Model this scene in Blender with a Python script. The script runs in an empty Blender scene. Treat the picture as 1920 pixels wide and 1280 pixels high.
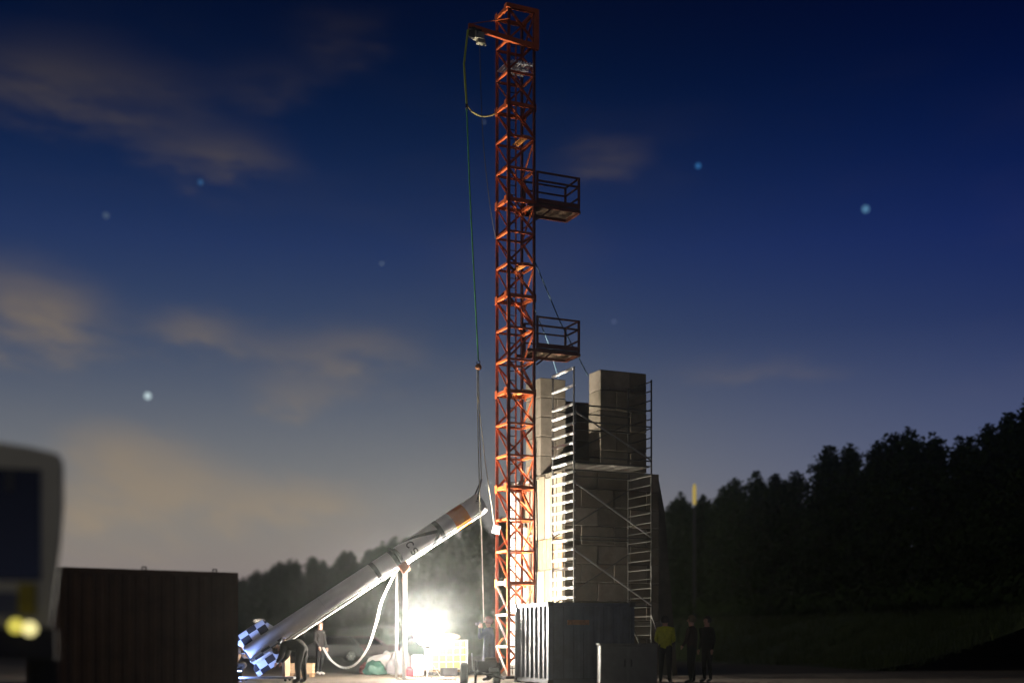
import bpy, bmesh, math, random
from mathutils import Vector, Matrix, noise
R = math.radians
random.seed(7)
sc = bpy.context.scene
col = sc.collection

# ------------------------------------------------------------------ camera
H, YH, F = 1.1, 1203.0, 2400.0          # eye height, horizon row, focal length in photo pixels
cam = bpy.data.cameras.new('camera'); cam_o = bpy.data.objects.new('camera', cam)
col.objects.link(cam_o); sc.camera = cam_o
cam_o.location = (0, 0, H); cam_o.rotation_euler = (math.pi/2, 0, 0)
cam.sensor_width = 36; cam.lens = 45; cam.shift_y = (YH-640)/1920
cam.clip_start = .1; cam.clip_end = 6000
cam.dof.use_dof = True; cam.dof.focus_distance = 38.3; cam.dof.aperture_fstop = .25

# ------------------------------------------------------------------ world: twilight sky with thin clouds
w = bpy.data.worlds.new('World'); sc.world = w; w.use_nodes = True
N = w.node_tree.nodes; LK = w.node_tree.links
def wn(t, **k):
    n = N.new(t)
    for a, b in k.items(): setattr(n, a, b)
    return n
def wmath(op, a, b=None, clamp=False):
    n = wn('ShaderNodeMath', operation=op, use_clamp=clamp)
    for i, x in enumerate((a, b)):
        if x is None: continue
        if isinstance(x, (int, float)): n.inputs[i].default_value = x
        else: LK.new(x, n.inputs[i])
    return n.outputs[0]
def wmix(fac, a, b, blend='MIX'):
    n = wn('ShaderNodeMix', data_type='RGBA', blend_type=blend)
    for i, x in ((0, fac), (6, a), (7, b)):
        if isinstance(x, (int, float)): n.inputs[i].default_value = x
        elif isinstance(x, tuple): n.inputs[i].default_value = (*x, 1)
        else: LK.new(x, n.inputs[i])
    return n.outputs[2]
SUN_EL, SUN_ROT = -4.0, -14.0
sky = wn('ShaderNodeTexSky', sky_type='NISHITA', sun_disc=False)
sky.sun_elevation = R(SUN_EL); sky.sun_rotation = R(SUN_ROT)
tc = wn('ShaderNodeTexCoord'); sep = wn('ShaderNodeSeparateXYZ')
LK.new(tc.outputs['Generated'], sep.inputs[0])
dx, dy, dz = sep.outputs
ramp = wn('ShaderNodeValToRGB'); LK.new(dz, ramp.inputs[0])
cr = ramp.color_ramp; cr.interpolation = 'B_SPLINE'
stops = [(0, (1.0, 1.0, 2.0)), (.06, (1.0, 1.02, 1.9)), (.12, (.88, .90, 1.62)), (.19, (.64, .73, 1.44)),
         (.27, (.27, .46, 1.14)), (.36, (.03, .19, .62)), (.45, (.003, .055, .26)), (1, (.01, .04, .2))]
while len(cr.elements) < len(stops): cr.elements.new(.5)
for e, (p, c) in zip(cr.elements, stops): e.position = p; e.color = (*c, 1)
base = wmix(1.0, sky.outputs[0], ramp.outputs[0], 'MULTIPLY')
low = wmath('SUBTRACT', 1.0, wmath('MULTIPLY', wmath('ABSOLUTE', dz), 4.3), clamp=True)
low = wmath('MULTIPLY', low, wmath('ADD', .4, wmath('MULTIPLY', low, .6)))
base = wmix(wmath('MULTIPLY', low, .85), base, (.255, .26, .325))
# the afterglow fades towards the right-hand sky
side = wmath('MULTIPLY', wmath('ADD', dx, -.02), 2.6, clamp=True)
base = wmix(side, base, wmix(1.0, base, (.56, .70, 1.28), 'MULTIPLY'))
# clouds: a noise sheet seen in perspective, and the larger banks over the launch site
inv = wmath('DIVIDE', 1.0, wmath('ADD', wmath('MAXIMUM', dz, 0.0), .16))
cx = wn('ShaderNodeCombineXYZ')
LK.new(wmath('MULTIPLY', dx, inv), cx.inputs[0]); LK.new(wmath('MULTIPLY', dz, 6.0), cx.inputs[1])
LK.new(wmath('MULTIPLY', dy, .8), cx.inputs[2])
def wnoise(scale, detail, rough):
    n = wn('ShaderNodeTexNoise'); LK.new(cx.outputs[0], n.inputs['Vector'])
    n.inputs['Scale'].default_value = scale; n.inputs['Detail'].default_value = detail; n.inputs['Roughness'].default_value = rough
    return n.outputs['Fac']
def smooth(x, lo, hi):
    n = wn('ShaderNodeMapRange', interpolation_type='SMOOTHSTEP'); LK.new(x, n.inputs[0])
    n.inputs[1].default_value = lo; n.inputs[2].default_value = hi
    return n.outputs[0]
sheet = smooth(wnoise(1.9, 5, .5), .50, .74)
wob = wnoise(3.2, 4, .55); wob2 = wnoise(7.5, 4, .6)
banks = [(30, 580, 120, 75, .75), (130, 150, 190, 70, .5), (420, 300, 110, 40, .5), (650, 55, 120, 45, .35),
         (520, 165, 90, 40, .3), (370, 625, 90, 38, .6), (660, 660, 150, 60, .55), (300, 915, 150, 60, .8),
         (590, 945, 140, 50, .7), (540, 745, 100, 36, .4), (1115, 300, 90, 45, .45), (1420, 700, 200, 34, .35),
         (180, 1000, 160, 90, .5), (230, 830, 110, 45, .5)]
total = None
for (px, py, sx, sy, amp) in banks:
    v = Vector(((px-960)/F, 1, (YH-py)/F)); m = v.length; v /= m
    a = wmath('MULTIPLY', wmath('ADD', dx, wmath('ADD', -v.x, wmath('MULTIPLY', wmath('ADD', wob, -.5), .07))), F/(sx*m))
    b = wmath('MULTIPLY', wmath('ADD', dz, wmath('ADD', -v.z, wmath('MULTIPLY', wmath('ADD', wob2, -.5), .05))), F/(sy*m))
    q = wmath('ADD', wmath('MULTIPLY', a, a), wmath('MULTIPLY', b, b))
    g = wmath('MULTIPLY', wmath('POWER', 2.718, wmath('MULTIPLY', q, -.9)), amp)
    total = g if total is None else wmath('ADD', total, g)
front = smooth(dy, 0.0, .3)
puff = smooth(wmath('MULTIPLY', total, wmath('ADD', .2, wmath('MULTIPLY', wob2, 1.4))), .10, 1.0)
cloud = wmath('ADD', wmath('MULTIPLY', puff, front), wmath('MULTIPLY', sheet, .05), clamp=True)
lowc = wmath('SUBTRACT', 1.0, wmath('MULTIPLY', dz, 2.05), clamp=True)
ccol = wmix(lowc, (.012, .009, .011), (.38, .305, .225))
final = wmix(wmath('MULTIPLY', cloud, .88, clamp=True), base, ccol)
LK.new(final, N['Background'].inputs[0]); N['Background'].inputs[1].default_value = 1.0

sc.view_settings.view_transform = 'Standard'; sc.view_settings.look = 'None'
sc.view_settings.exposure = 0; sc.view_settings.gamma = 1
sc.cycles.use_denoising = True
sc.cycles.max_bounces = 6; sc.cycles.diffuse_bounces = 3; sc.cycles.volume_bounces = 0
sc.cycles.sample_clamp_indirect = 4

moon = bpy.data.lights.new('added_fill', 'SUN'); moon.energy = .13; moon.angle = R(10); moon.color = (1, .92, .78)  # added fill from behind the camera; no moon is known there
moon_o = bpy.data.objects.new('added_fill', moon); col.objects.link(moon_o); moon_o.rotation_euler = (R(52), 0, R(-28))
# ------------------------------------------------------------------ helpers
def P(x, y, D): return Vector(((x-960)/F*D, D, H+(YH-y)/F*D))
def G(x, D): return Vector(((x-960)/F*D, D, 0))
A24 = R(24.5)
U = Vector((math.cos(A24), math.sin(A24), 0)); V = Vector((-math.sin(A24), math.cos(A24), 0)); Z = Vector((0, 0, 1))
MATS = {}
def mat(name, c, rough=.6, metal=0, var=.25, scale=6, bump=0, bscale=40, c2=None, emit=None, trans=0, space='pos'):
    if name in MATS: return MATS[name]
    m = bpy.data.materials.new(name); m.use_nodes = True; nt = m.node_tree; n = nt.nodes; l = nt.links
    b = n['Principled BSDF']; b.inputs['Roughness'].default_value = rough; b.inputs['Metallic'].default_value = metal
    if space == 'pos': vec = n.new('ShaderNodeNewGeometry').outputs['Position']
    else: vec = n.new('ShaderNodeTexCoord').outputs['Object']
    t = n.new('ShaderNodeTexNoise'); t.inputs['Scale'].default_value = scale; t.inputs['Detail'].default_value = 6; t.inputs['Roughness'].default_value = .62
    l.new(vec, t.inputs['Vector'])
    mr = n.new('ShaderNodeMapRange'); mr.inputs[1].default_value = .32; mr.inputs[2].default_value = .68; l.new(t.outputs['Fac'], mr.inputs[0])
    mx = n.new('ShaderNodeMix'); mx.data_type = 'RGBA'; l.new(mr.outputs[0], mx.inputs[0])
    c2 = c2 or tuple(x*(1-var) for x in c)
    mx.inputs[6].default_value = (*c, 1); mx.inputs[7].default_value = (*c2, 1)
    l.new(mx.outputs[2], b.inputs['Base Color'])
    if bump:
        t2 = n.new('ShaderNodeTexNoise'); t2.inputs['Scale'].default_value = bscale; t2.inputs['Detail'].default_value = 5; l.new(vec, t2.inputs['Vector'])
        bp = n.new('ShaderNodeBump'); bp.inputs['Strength'].default_value = bump; bp.inputs['Distance'].default_value = .02
        l.new(t2.outputs['Fac'], bp.inputs['Height']); l.new(bp.outputs[0], b.inputs['Normal'])
    if trans: b.inputs['Transmission Weight'].default_value = trans
    if emit:
        b.inputs['Emission Color'].default_value = (*emit[0], 1); b.inputs['Emission Strength'].default_value = emit[1]
    if name.startswith(('cloth_', 'legs_', 'leaf', 'bark', 'rusty', 'concrete')): b.inputs['Specular IOR Level'].default_value = .12
    MATS[name] = m; return m

M_orange = mat('tower_orange_paint', (.55, .11, .02), .5, 0, .3, 1.7, c2=(.30, .06, .016))
M_steel = mat('galvanised_steel', (.62, .62, .60), .35, .6, .2, 9)
M_dark = mat('dark_steel', (.035, .033, .035), .55, .3)
M_black = mat('black_rubber', (.015, .015, .016), .7)
M_white = mat('white_paint', (.78, .77, .74), .35, 0, .06, 3)
M_conc = [mat('concrete_%d' % i, c, .85, 0, .3, 2.2, .5, 30, c2) for i, (c, c2) in enumerate([
    ((.125, .108, .082), (.078, .066, .05)), ((.11, .094, .07), (.068, .058, .042)), ((.14, .12, .094), (.088, .075, .058)), ((.094, .08, .058), (.06, .05, .036))])]
M_core = mat('rubble_core', (.06, .055, .05), .9)
M_wood = mat('plywood', (.33, .20, .10), .7, 0, .3, 4)
M_skin = mat('skin', (.55, .30, .22), .55, 0, .1)
M_rope = mat('rope_pale', (.48, .44, .33), .8)
M_green = mat('green_strap', (.10, .42, .10), .7)
M_chain = mat('chain_steel', (.72, .70, .66), .3, .5, .1)

class MB:
    def __init__(s): s.v = []; s.f = []; s.mi = []
    def add(s, vs, fs, mi=0):
        k = len(s.v); s.v += [tuple(p) for p in vs]; s.f += [tuple(i+k for i in f) for f in fs]; s.mi += [mi]*len(fs)
    def box(s, c, d, rot=None, mi=0):
        hx, hy, hz = d[0]/2, d[1]/2, d[2]/2
        vs = [Vector((x*hx, y*hy, z*hz)) for z in (-1, 1) for x, y in ((-1, -1), (1, -1), (1, 1), (-1, 1))]
        if rot is not None: vs = [rot @ p for p in vs]
        c = Vector(c); s.add([p+c for p in vs], [(3, 2, 1, 0), (4, 5, 6, 7), (0, 1, 5, 4), (1, 2, 6, 5), (2, 3, 7, 6), (3, 0, 4, 7)], mi)
    def tube(s, pts, r, n=8, mi=0, caps=True):
        pts = [Vector(p) for p in pts]; rs = r if isinstance(r, (list, tuple)) else [r]*len(pts)
        prev = None; rings = []
        for i, p in enumerate(pts):
            t = (pts[min(i+1, len(pts)-1)]-pts[max(i-1, 0)]).normalized()
            if prev is None:
                a = t.cross(Z) if abs(t.z) < .95 else t.cross(Vector((1, 0, 0)))
            else: a = prev - t*prev.dot(t)
            a.normalize(); b = t.cross(a); prev = a
            rings.append([p+(a*math.cos(2*math.pi*k/n)+b*math.sin(2*math.pi*k/n))*rs[i] for k in range(n)])
        vs = [p for rg in rings for p in rg]; fs = []
        for i in range(len(pts)-1):
            for k in range(n): fs.append((i*n+k, i*n+(k+1) % n, (i+1)*n+(k+1) % n, (i+1)*n+k))
        if caps: fs += [tuple(range(n-1, -1, -1)), tuple((len(pts)-1)*n+k for k in range(n))]
        s.add(vs, fs, mi)
    def lathe(s, prof, c, axis=2, n=24, mi=0):      # prof: (radius, height)
        c = Vector(c); vs = []; fs = []
        for r, h in prof:
            for k in range(n):
                a = 2*math.pi*k/n; q = (r*math.cos(a), r*math.sin(a), h)
                if axis == 0: q = (q[2], q[0], q[1])
                elif axis == 1: q = (q[1], q[2], q[0])
                vs.append(c+Vector(q))
        for i in range(len(prof)-1):
            for k in range(n): fs.append((i*n+k, i*n+(k+1) % n, (i+1)*n+(k+1) % n, (i+1)*n+k))
        fs += [tuple(range(n-1, -1, -1)), tuple((len(prof)-1)*n+k for k in range(n))]
        s.add(vs, fs, mi)
    def ell(s, c, r, nu=14, nv=9, mi=0, fn=None):
        c = Vector(c); vs = []; fs = []
        for j in range(nv+1):
            th = math.pi*j/nv
            for i in range(nu):
                ph = 2*math.pi*i/nu
                d = Vector((math.sin(th)*math.cos(ph), math.sin(th)*math.sin(ph), math.cos(th)))
                k = fn(d) if fn else 1
                vs.append(c+Vector((d.x*r[0]*k, d.y*r[1]*k, d.z*r[2]*k)))
        for j in range(nv):
            for i in range(nu): fs.append((j*nu+i, (j+1)*nu+i, (j+1)*nu+(i+1) % nu, j*nu+(i+1) % nu))
        s.add(vs, fs, mi)
    def prism(s, poly, h0, h1, fn, mi=0):            # poly in 2d, fn(a,b,h)->Vector
        n = len(poly); vs = [fn(a, b, h0) for a, b in poly]+[fn(a, b, h1) for a, b in poly]
        s.add(vs, [tuple(range(n-1, -1, -1)), tuple(range(n, 2*n))]+[(i, (i+1) % n, n+(i+1) % n, n+i) for i in range(n)], mi)
    def mesh(s, name, mats, smooth=False, bevel=0):
        me = bpy.data.meshes.new(name); me.from_pydata(s.v, [], s.f)
        for m in (mats if isinstance(mats, (list, tuple)) else [mats]): me.materials.append(m)
        me.polygons.foreach_set('material_index', s.mi)
        bm = bmesh.new(); bm.from_mesh(me); bmesh.ops.recalc_face_normals(bm, faces=bm.faces)
        if bevel: bmesh.ops.bevel(bm, geom=bm.edges[:], offset=bevel, segments=2, affect='EDGES', profile=.5)
        bm.to_mesh(me); bm.free()
        if smooth:
            me.polygons.foreach_set('use_smooth', [True]*len(me.polygons)); me.set_sharp_from_angle(angle=R(40))
        me.update(); return me

MW = {}
def link(o, parent=None, M=None):
    col.objects.link(o)
    PM = MW[parent] if parent is not None else Matrix()
    if parent is not None: o.parent = parent
    if M is not None: o.matrix_basis = PM.inverted() @ M
    MW[o] = M.copy() if M is not None else PM.copy()
    return o
def tag(o, label=None, cat=None, group=None, kind=None):
    for k, x in (('label', label), ('category', cat), ('group', group), ('kind', kind)):
        if x: o[k] = x
    return o
def empty(name, loc, label, cat, group=None, rz=0, M=None):
    o = bpy.data.objects.new(name, None); o.empty_display_size = .2
    link(o, None, M if M is not None else Matrix.Translation(loc) @ Matrix.Rotation(rz, 4, 'Z'))
    return tag(o, label, cat, group)
def build(mb, name, mats, parent=None, world=True, smooth=False, bevel=0):
    """verts in world coordinates (world=True) or in the parent's frame"""
    if parent is not None and world:
        inv = MW[parent].inverted(); mb.v = [tuple(inv @ Vector(p)) for p in mb.v]
    elif parent is None:                              # origin at the base centre
        c = Vector((sum(p[0] for p in mb.v)/len(mb.v), sum(p[1] for p in mb.v)/len(mb.v), min(p[2] for p in mb.v)))
        mb.v = [(p[0]-c.x, p[1]-c.y, p[2]-c.z) for p in mb.v]
        return link(bpy.data.objects.new(name, mb.mesh(name, mats, smooth, bevel)), None, Matrix.Translation(c))
    return link(bpy.data.objects.new(name, mb.mesh(name, mats, smooth, bevel)), parent)
UNIT = {}
def unit(kind, m):
    k = (kind, m.name)
    if k not in UNIT:
        b = MB()
        if kind == 'box': b.box((0, 0, .5), (1, 1, 1))
        elif kind == 'tube': b.tube([(0, 0, 0), (0, 0, 1)], .5, 10)
        elif kind == 'angle': b.box((0, -.44, .5), (1, .12, 1)); b.box((-.44, .061, .5), (.12, .878, 1))
        UNIT[k] = b.mesh(kind+'_profile', m, kind == 'tube')
    return UNIT[k]
def bar(name, p, q, wd, m, parent, ht=None, kind='box', up=None):
    p, q = Vector(p), Vector(q); d = q-p; L = d.length; d.normalize()
    up = Vector(up) if up else (Z if abs(d.z) < .95 else V)
    x = d.cross(up).normalized(); y = x.cross(d)*-1
    M = Matrix((x*wd, y*(ht or wd), d*L)).transposed().to_4x4(); M.translation = p
    o = bpy.data.objects.new(name, unit(kind, m))
    return link(o, parent, M)
def cat_curve(pts, n=12):
    pts = [Vector(p) for p in pts]; out = []
    for i in range(len(pts)-1):
        p0, p1, p2, p3 = pts[max(i-1, 0)], pts[i], pts[i+1], pts[min(i+2, len(pts)-1)]
        for k in range(n):
            t = k/n; out.append(.5*((2*p1)+(p2-p0)*t+(2*p0-5*p1+4*p2-p3)*t*t+(3*p1-p0-3*p2+p3)*t**3))
    return out+[pts[-1]]

# ------------------------------------------------------------------ ground
def ground_mat():
    m = mat('yard_gravel', (.17, .135, .095), .9, 0, .3, .6, .5, 45, (.11, .088, .062)); nt = m.node_tree; n = nt.nodes; l = nt.links
    b = n['Principled BSDF']; src = b.inputs['Base Color'].links[0].from_socket
    t = n.new('ShaderNodeTexNoise'); t.inputs['Scale'].default_value = 9; t.inputs['Detail'].default_value = 8; t.inputs['Roughness'].default_value = .75
    l.new(n['Geometry'].outputs['Position'], t.inputs['Vector'])
    mr = n.new('ShaderNodeMapRange'); mr.inputs[1].default_value = .3; mr.inputs[2].default_value = .7; mr.inputs[3].default_value = .6; mr.inputs[4].default_value = 1.1
    l.new(t.outputs['Fac'], mr.inputs[0])
    mx = n.new('ShaderNodeMix'); mx.data_type = 'RGBA'; mx.blend_type = 'MULTIPLY'; mx.inputs[0].default_value = 1
    l.new(src, mx.inputs[6]); l.new(mr.outputs[0], mx.inputs[7]); l.new(mx.outputs[2], b.inputs['Base Color'])
    return m
b = MB(); n = 40; g0 = Vector((-330, -45, 0))
for j in range(n+1):
    for i in range(n+1): b.v.append((g0.x+660*i/n, g0.y+440*j/n, 0))
for j in range(n):
    for i in range(n): b.f.append((j*(n+1)+i, j*(n+1)+i+1, (j+1)*(n+1)+i+1, (j+1)*(n+1)+i)); b.mi.append(0)
tag(build(b, 'ground', ground_mat()), kind='structure')

# ------------------------------------------------------------------ wooded bank behind the site
sil = [(330, 1105), (400, 1092), (450, 1088), (500, 1066), (560, 1046), (620, 1038), (680, 1026), (730, 1014), (800, 1000), (870, 985), (920, 970),
       (1000, 962), (1100, 952), (1250, 937), (1300, 925), (1350, 900), (1430, 885), (1480, 882), (1560, 856), (1610, 838),
       (1660, 828), (1710, 806), (1760, 798), (1815, 790), (1870, 800), (1920, 765), (2010, 720), (2150, 660)]
def sil_y(x):
    for (a, ya), (c, yc) in zip(sil, sil[1:]):
        if a <= x <= c: return ya+(yc-ya)*(x-a)/(c-a)
    return sil[0][1] if x < sil[0][0] else sil[-1][1]
BANK = 2.6; TREE_H = 12.2
def line_pt(x):
    D = (TREE_H-H)*F/(YH-sil_y(x)); return Vector(((x-960)/F*D, D, 0))
path = [line_pt(x) for x in range(330, 2151, 20)]
path = [path[0]+Vector((-90, 15, 0)), path[0]+Vector((-45, 8, 0))]+path
def smooth_path(ps, k):
    for _ in range(k): ps = [ps[0]]+[(ps[i-1]+ps[i]*2+ps[i+1])/4 for i in range(1, len(ps)-1)]+[ps[-1]]
    return ps
path = smooth_path(path, 12)
def path_nrm(i):
    t = (path[min(i+1, len(path)-1)]-path[max(i-1, 0)]).normalized(); nn = Vector((t.y, -t.x, 0))
    if nn.dot(-path[i]) < 0: nn = -nn
    return nn                                       # towards the yard
prof = [(11, -.05), (9, .25), (6, 1.3), (3.5, 2.2), (1.5, BANK), (-3, BANK+.6), (-7, BANK+2.2), (-12, BANK+2.4), (-18, -.05)]
b = MB()
for i in range(len(path)):
    nn = path_nrm(i)
    for k, (o, z) in enumerate(prof):
        q = path[i]+nn*o; zz = z+(noise.noise(q*.2)*.35 if 0 < k < 7 else 0); b.v.append((q.x, q.y, zz))
kk = len(prof)
for i in range(len(path)-1):
    for k in range(kk-1): b.f.append((i*kk+k, i*kk+k+1, (i+1)*kk+k+1, (i+1)*kk+k)); b.mi.append(0)
M_grass = mat('bank_grass', (.065, .09, .02), .9, 0, .5, 1.2, .8, 12, (.035, .055, .012))
tag(build(b, 'grass_bank', M_grass, smooth=True), kind='structure')

def tree_meshes(seed, h):
    rd = random.Random(seed); tr = MB(); cw = MB(); lean = rd.uniform(-.35, .35)
    tr.tube([(0, 0, -.5), (lean*.2, .05, h*.35), (lean*.6, .1, h*.7), (lean, 0, h*.96)], [.2, .15, .08, .015], 7)
    girth = rd.uniform(.20, .27); peak = rd.uniform(.2, .4); nb = 95
    def leaf(p, d):
        s = rd.uniform(.06, .13); ax = (d+Vector((rd.gauss(0, .7), rd.gauss(0, .7), rd.gauss(0, .7)))).normalized()
        x = ax.orthogonal().normalized(); x.rotate(Matrix.Rotation(rd.uniform(0, 6.3), 3, ax)); y = ax.cross(x)
        k = len(cw.v); cw.v += [tuple(p+x*s*1.5), tuple(p+y*s*.8), tuple(p-x*s*1.5), tuple(p-y*s*.8)]; cw.f.append((k, k+1, k+2, k+3)); cw.mi.append(rd.randint(0, 1))
    for i in range(nb):
        t = (i+rd.random())/nb; z0 = h*(.04+.86*t)
        prof_t = (t/peak)**.5*.35+.65 if t < peak else max(.05, (1-(t-peak)/(1-peak)))**.40
        L = h*girth*.88*prof_t*rd.choice((.7, .85, .95, 1.0, 1.1, 1.25)); az = i*2.4+rd.uniform(-.8, .8); el = R(rd.uniform(18, 45)+32*t)
        d = Vector((math.cos(az)*math.cos(el), math.sin(az)*math.cos(el), math.sin(el))); p0 = Vector((lean*t, 0, z0))
        droop = rd.uniform(-.06, .10)*h*.1
        tr.tube([p0, p0+d*L*.5, p0+d*L+Z*droop], [.035, .022, .008], 4)
        for _ in range(int(26+52*prof_t)):
            u = rd.uniform(.15, 1.06); sd_ = .34*(1.25-u)*min(1, L)+.06
            leaf(p0+d*L*u+Z*droop*u*u+Vector((rd.gauss(0, sd_), rd.gauss(0, sd_), rd.gauss(0, sd_*.8))), d)
    for _ in range(90):
        u = rd.random(); leaf(Vector((lean+rd.gauss(0, .42*(1.15-u)), rd.gauss(0, .42*(1.15-u)), h*(.86+.14*u))), Z)
    return tr, cw
M_bark = mat('bark', (.07, .05, .035), .9)
M_leaf = [mat('leaf_a', (.040, .066, .016), .95, 0, .4, .5), mat('leaf_b', (.028, .050, .013), .95, 0, .4, .5)]
TV = []
for sd in range(6):
    tr, cw = tree_meshes(sd, 9.6)
    tm = tr.mesh('trunk', M_bark)
    me = bpy.data.meshes.new('crown'); me.from_pydata(cw.v, [], cw.f)
    for m in M_leaf: me.materials.append(m)
    me.polygons.foreach_set('material_index', cw.mi); TV.append((tm, me))
def plant(q, h, z0, label, group):
    tm, cm = random.choice(TV); s = h/9.6
    M = Matrix.Translation((q.x, q.y, z0)) @ Matrix.Rotation(random.uniform(0, 6.28), 4, 'Z') @ Matrix.Diagonal((s*random.uniform(.9, 1.2), s*random.uniform(.9, 1.2), s, 1))
    t = empty('leafy_tree', None, label, 'tree', group, M=M)
    link(bpy.data.objects.new('trunk', tm), t); link(bpy.data.objects.new('crown', cm), t)
def zone(px, r):
    where = ('of the bank beyond the street lamp' if px < 545 else 'on the bank behind the parked cars' if px < 890 else
             'on the bank behind the mast and concrete stand' if px < 1262 else 'on the bank around the glowing yellow trunk' if px < 1460 else 'at the highest treetops of the bank')
    return ('dark leafy tree, front row, ' if r == 'front' else 'dark leafy tree, back row, ')+where
acc = 0; step = 2.2; row = 0
for i in range(1, len(path)):
    seg = path[i]-path[i-1]; L = seg.length
    while acc < L:
        q = path[i-1]+seg*(acc/L); nn = path_nrm(i)
        px = 960+q.x/q.y*F
        if -150 < px < 2120 or px > 0:
            want = (YH-sil_y(px))/F*q.y+H-BANK
            plant(q+nn*random.uniform(-.8, .8), want*random.uniform(.94, 1.06), BANK-.1, zone(px, 'front'), zone(px, 'front'))
            if row % 2 == 0 and px > 250:
                plant(q-nn*random.uniform(3.5, 6), (want-1)*random.uniform(.88, 1.04), BANK+.9, zone(px, 'back'), zone(px, 'back'))
        row += 1; acc += step*random.uniform(.7, 1.15)*max(.8, q.y/120)
    acc -= L
# rough grass tufts on the bank face
b = MB(); rd = random.Random(11)
for i in range(12, len(path)):
    for _ in range(70 if path[i].y < 130 else 25):
        o = rd.uniform(1.2, 10.5); q = path[i-1].lerp(path[i], rd.random())+path_nrm(i)*o
        z = next(z1+(z0-z1)*(o-o1)/(o0-o1) for (o0, z0), (o1, z1) in zip(prof, prof[1:]) if o1 <= o <= o0)
        for _ in range(5):
            a = rd.uniform(0, 6.3); hh = rd.uniform(.2, .55); w_ = .035; dx_, dy_ = math.cos(a), math.sin(a); r1 = rd.uniform(-.2, .2); r2 = rd.uniform(-.2, .2)
            k = len(b.v); b.v += [(q.x+r1-dy_*w_, q.y+r2+dx_*w_, z-.15), (q.x+r1+dy_*w_, q.y+r2-dx_*w_, z-.15), (q.x+r1+dx_*hh*.5, q.y+r2+dy_*hh*.5, z+hh)]; b.f.append((k, k+1, k+2)); b.mi.append(0)
me = bpy.data.meshes.new('grass'); me.from_pydata(b.v, [], b.f); me.materials.append(M_grass)
tag(link(bpy.data.objects.new('grass', me)), 'rough grass tufts on the slope of the bank', 'grass', kind='stuff')
# dense undergrowth along the foot of the trees
b = MB(); rd = random.Random(3)
for i in range(2, len(path)):
    for _ in range(26 if path[i].y < 130 else 12):
        t = rd.random(); q = path[i-1].lerp(path[i], t)+path_nrm(i)*rd.uniform(-3, 2.2)
        r = rd.uniform(.5, 1.3); c = Vector((q.x, q.y, BANK+r*.5))
        for _ in range(34):
            d = Vector((rd.gauss(0, 1), rd.gauss(0, 1), abs(rd.gauss(0, .8)))).normalized(); p = c+d*r*rd.uniform(.6, 1.1)
            s = rd.uniform(.12, .24); x = d.orthogonal().normalized(); x.rotate(Matrix.Rotation(rd.uniform(0, 6.3), 3, d)); y = d.cross(x)
            k = len(b.v); b.v += [tuple(p+x*s), tuple(p+y*s*.7), tuple(p-x*s), tuple(p-y*s*.7)]; b.f.append((k, k+1, k+2, k+3)); b.mi.append(0)
me = bpy.data.meshes.new('undergrowth'); me.from_pydata(b.v, [], b.f); me.materials.append(M_leaf[0])
tag(link(bpy.data.objects.new('undergrowth', me)), 'tangled dark undergrowth along the foot of the trees', 'undergrowth', kind='stuff')

# ------------------------------------------------------------------ concrete block stand behind the mast
Q = Vector((1.653, 40.52, 0))
st = empty('concrete_stand', Q, 'tall stand of stacked concrete blocks with two towers on top', 'test stand')
def C(t, m, z): return Q+U*t+V*m+Z*z
bl_cache = {}
def block(t0, t1, m0, m1, z0, z1):
    d = (round(t1-t0-.012, 3), round(m1-m0-.012, 3), round(z1-z0-.012, 3)); k = (d, random.randrange(4))
    if k not in bl_cache:
        bb = MB(); bb.box((0, 0, 0), d); bl_cache[k] = bb.mesh('concrete_block', M_conc[k[1]], bevel=.022)
    j = random.uniform(-.008, .008)
    M = Matrix.Translation(C((t0+t1)/2+j, (m0+m1)/2+random.uniform(-.008, .008), (z0+z1)/2)) @ Matrix.Rotation(A24, 4, 'Z')
    link(bpy.data.objects.new('concrete_block', bl_cache[k]), st, M)
def split_len(L, off, unit_l=1.2):
    cuts = [0]; x = off if off > .05 else unit_l
    while x < L-.25: cuts.append(x); x += unit_l
    return cuts+[L]
def courses(t0, t1, m0, m1, z0, z1, hb=.6):
    n = max(1, round((z1-z0)/hb)); h = (z1-z0)/n; dep = .6
    for k in range(n):
        za, zb = z0+k*h, z0+(k+1)*h
        if t1-t0 <= 1.9 and m1-m0 <= 1.3:
            cs = split_len(t1-t0, .6 if k % 2 else 1.1, 1.1)
            for a, c in zip(cs, cs[1:]): block(t0+a, t0+c, m0, m1, za, zb)
            continue
        o = .6 if k % 2 else 0
        cs = split_len(t1-t0, o)
        for a, c in zip(cs, cs[1:]): block(t0+a, t0+c, m0, m0+dep, za, zb); block(t0+a, t0+c, m1-dep, m1, za, zb)
        cs = split_len(m1-m0-2*dep, .6-o)
        for a, c in zip(cs, cs[1:]): block(t0, t0+dep, m0+dep+a, m0+dep+c, za, zb); block(t1-dep, t1, m0+dep+a, m0+dep+c, za, zb)
courses(0, 3.5, 0, 4.4, 0, 6.6)
courses(1.29, 3.02, 0, .8, 6.6, 9.85)
courses(0, .95, 1.75, 2.9, 6.6, 9.8)
courses(.95, 2.6, 2.2, 2.9, 6.6, 9.2)
b = MB(); b.box(C(1.75, 2.2, 3.25), (2.2, 3.1, 6.5), Matrix.Rotation(A24, 3, 'Z')); build(b, 'core', M_core, st)
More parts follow.
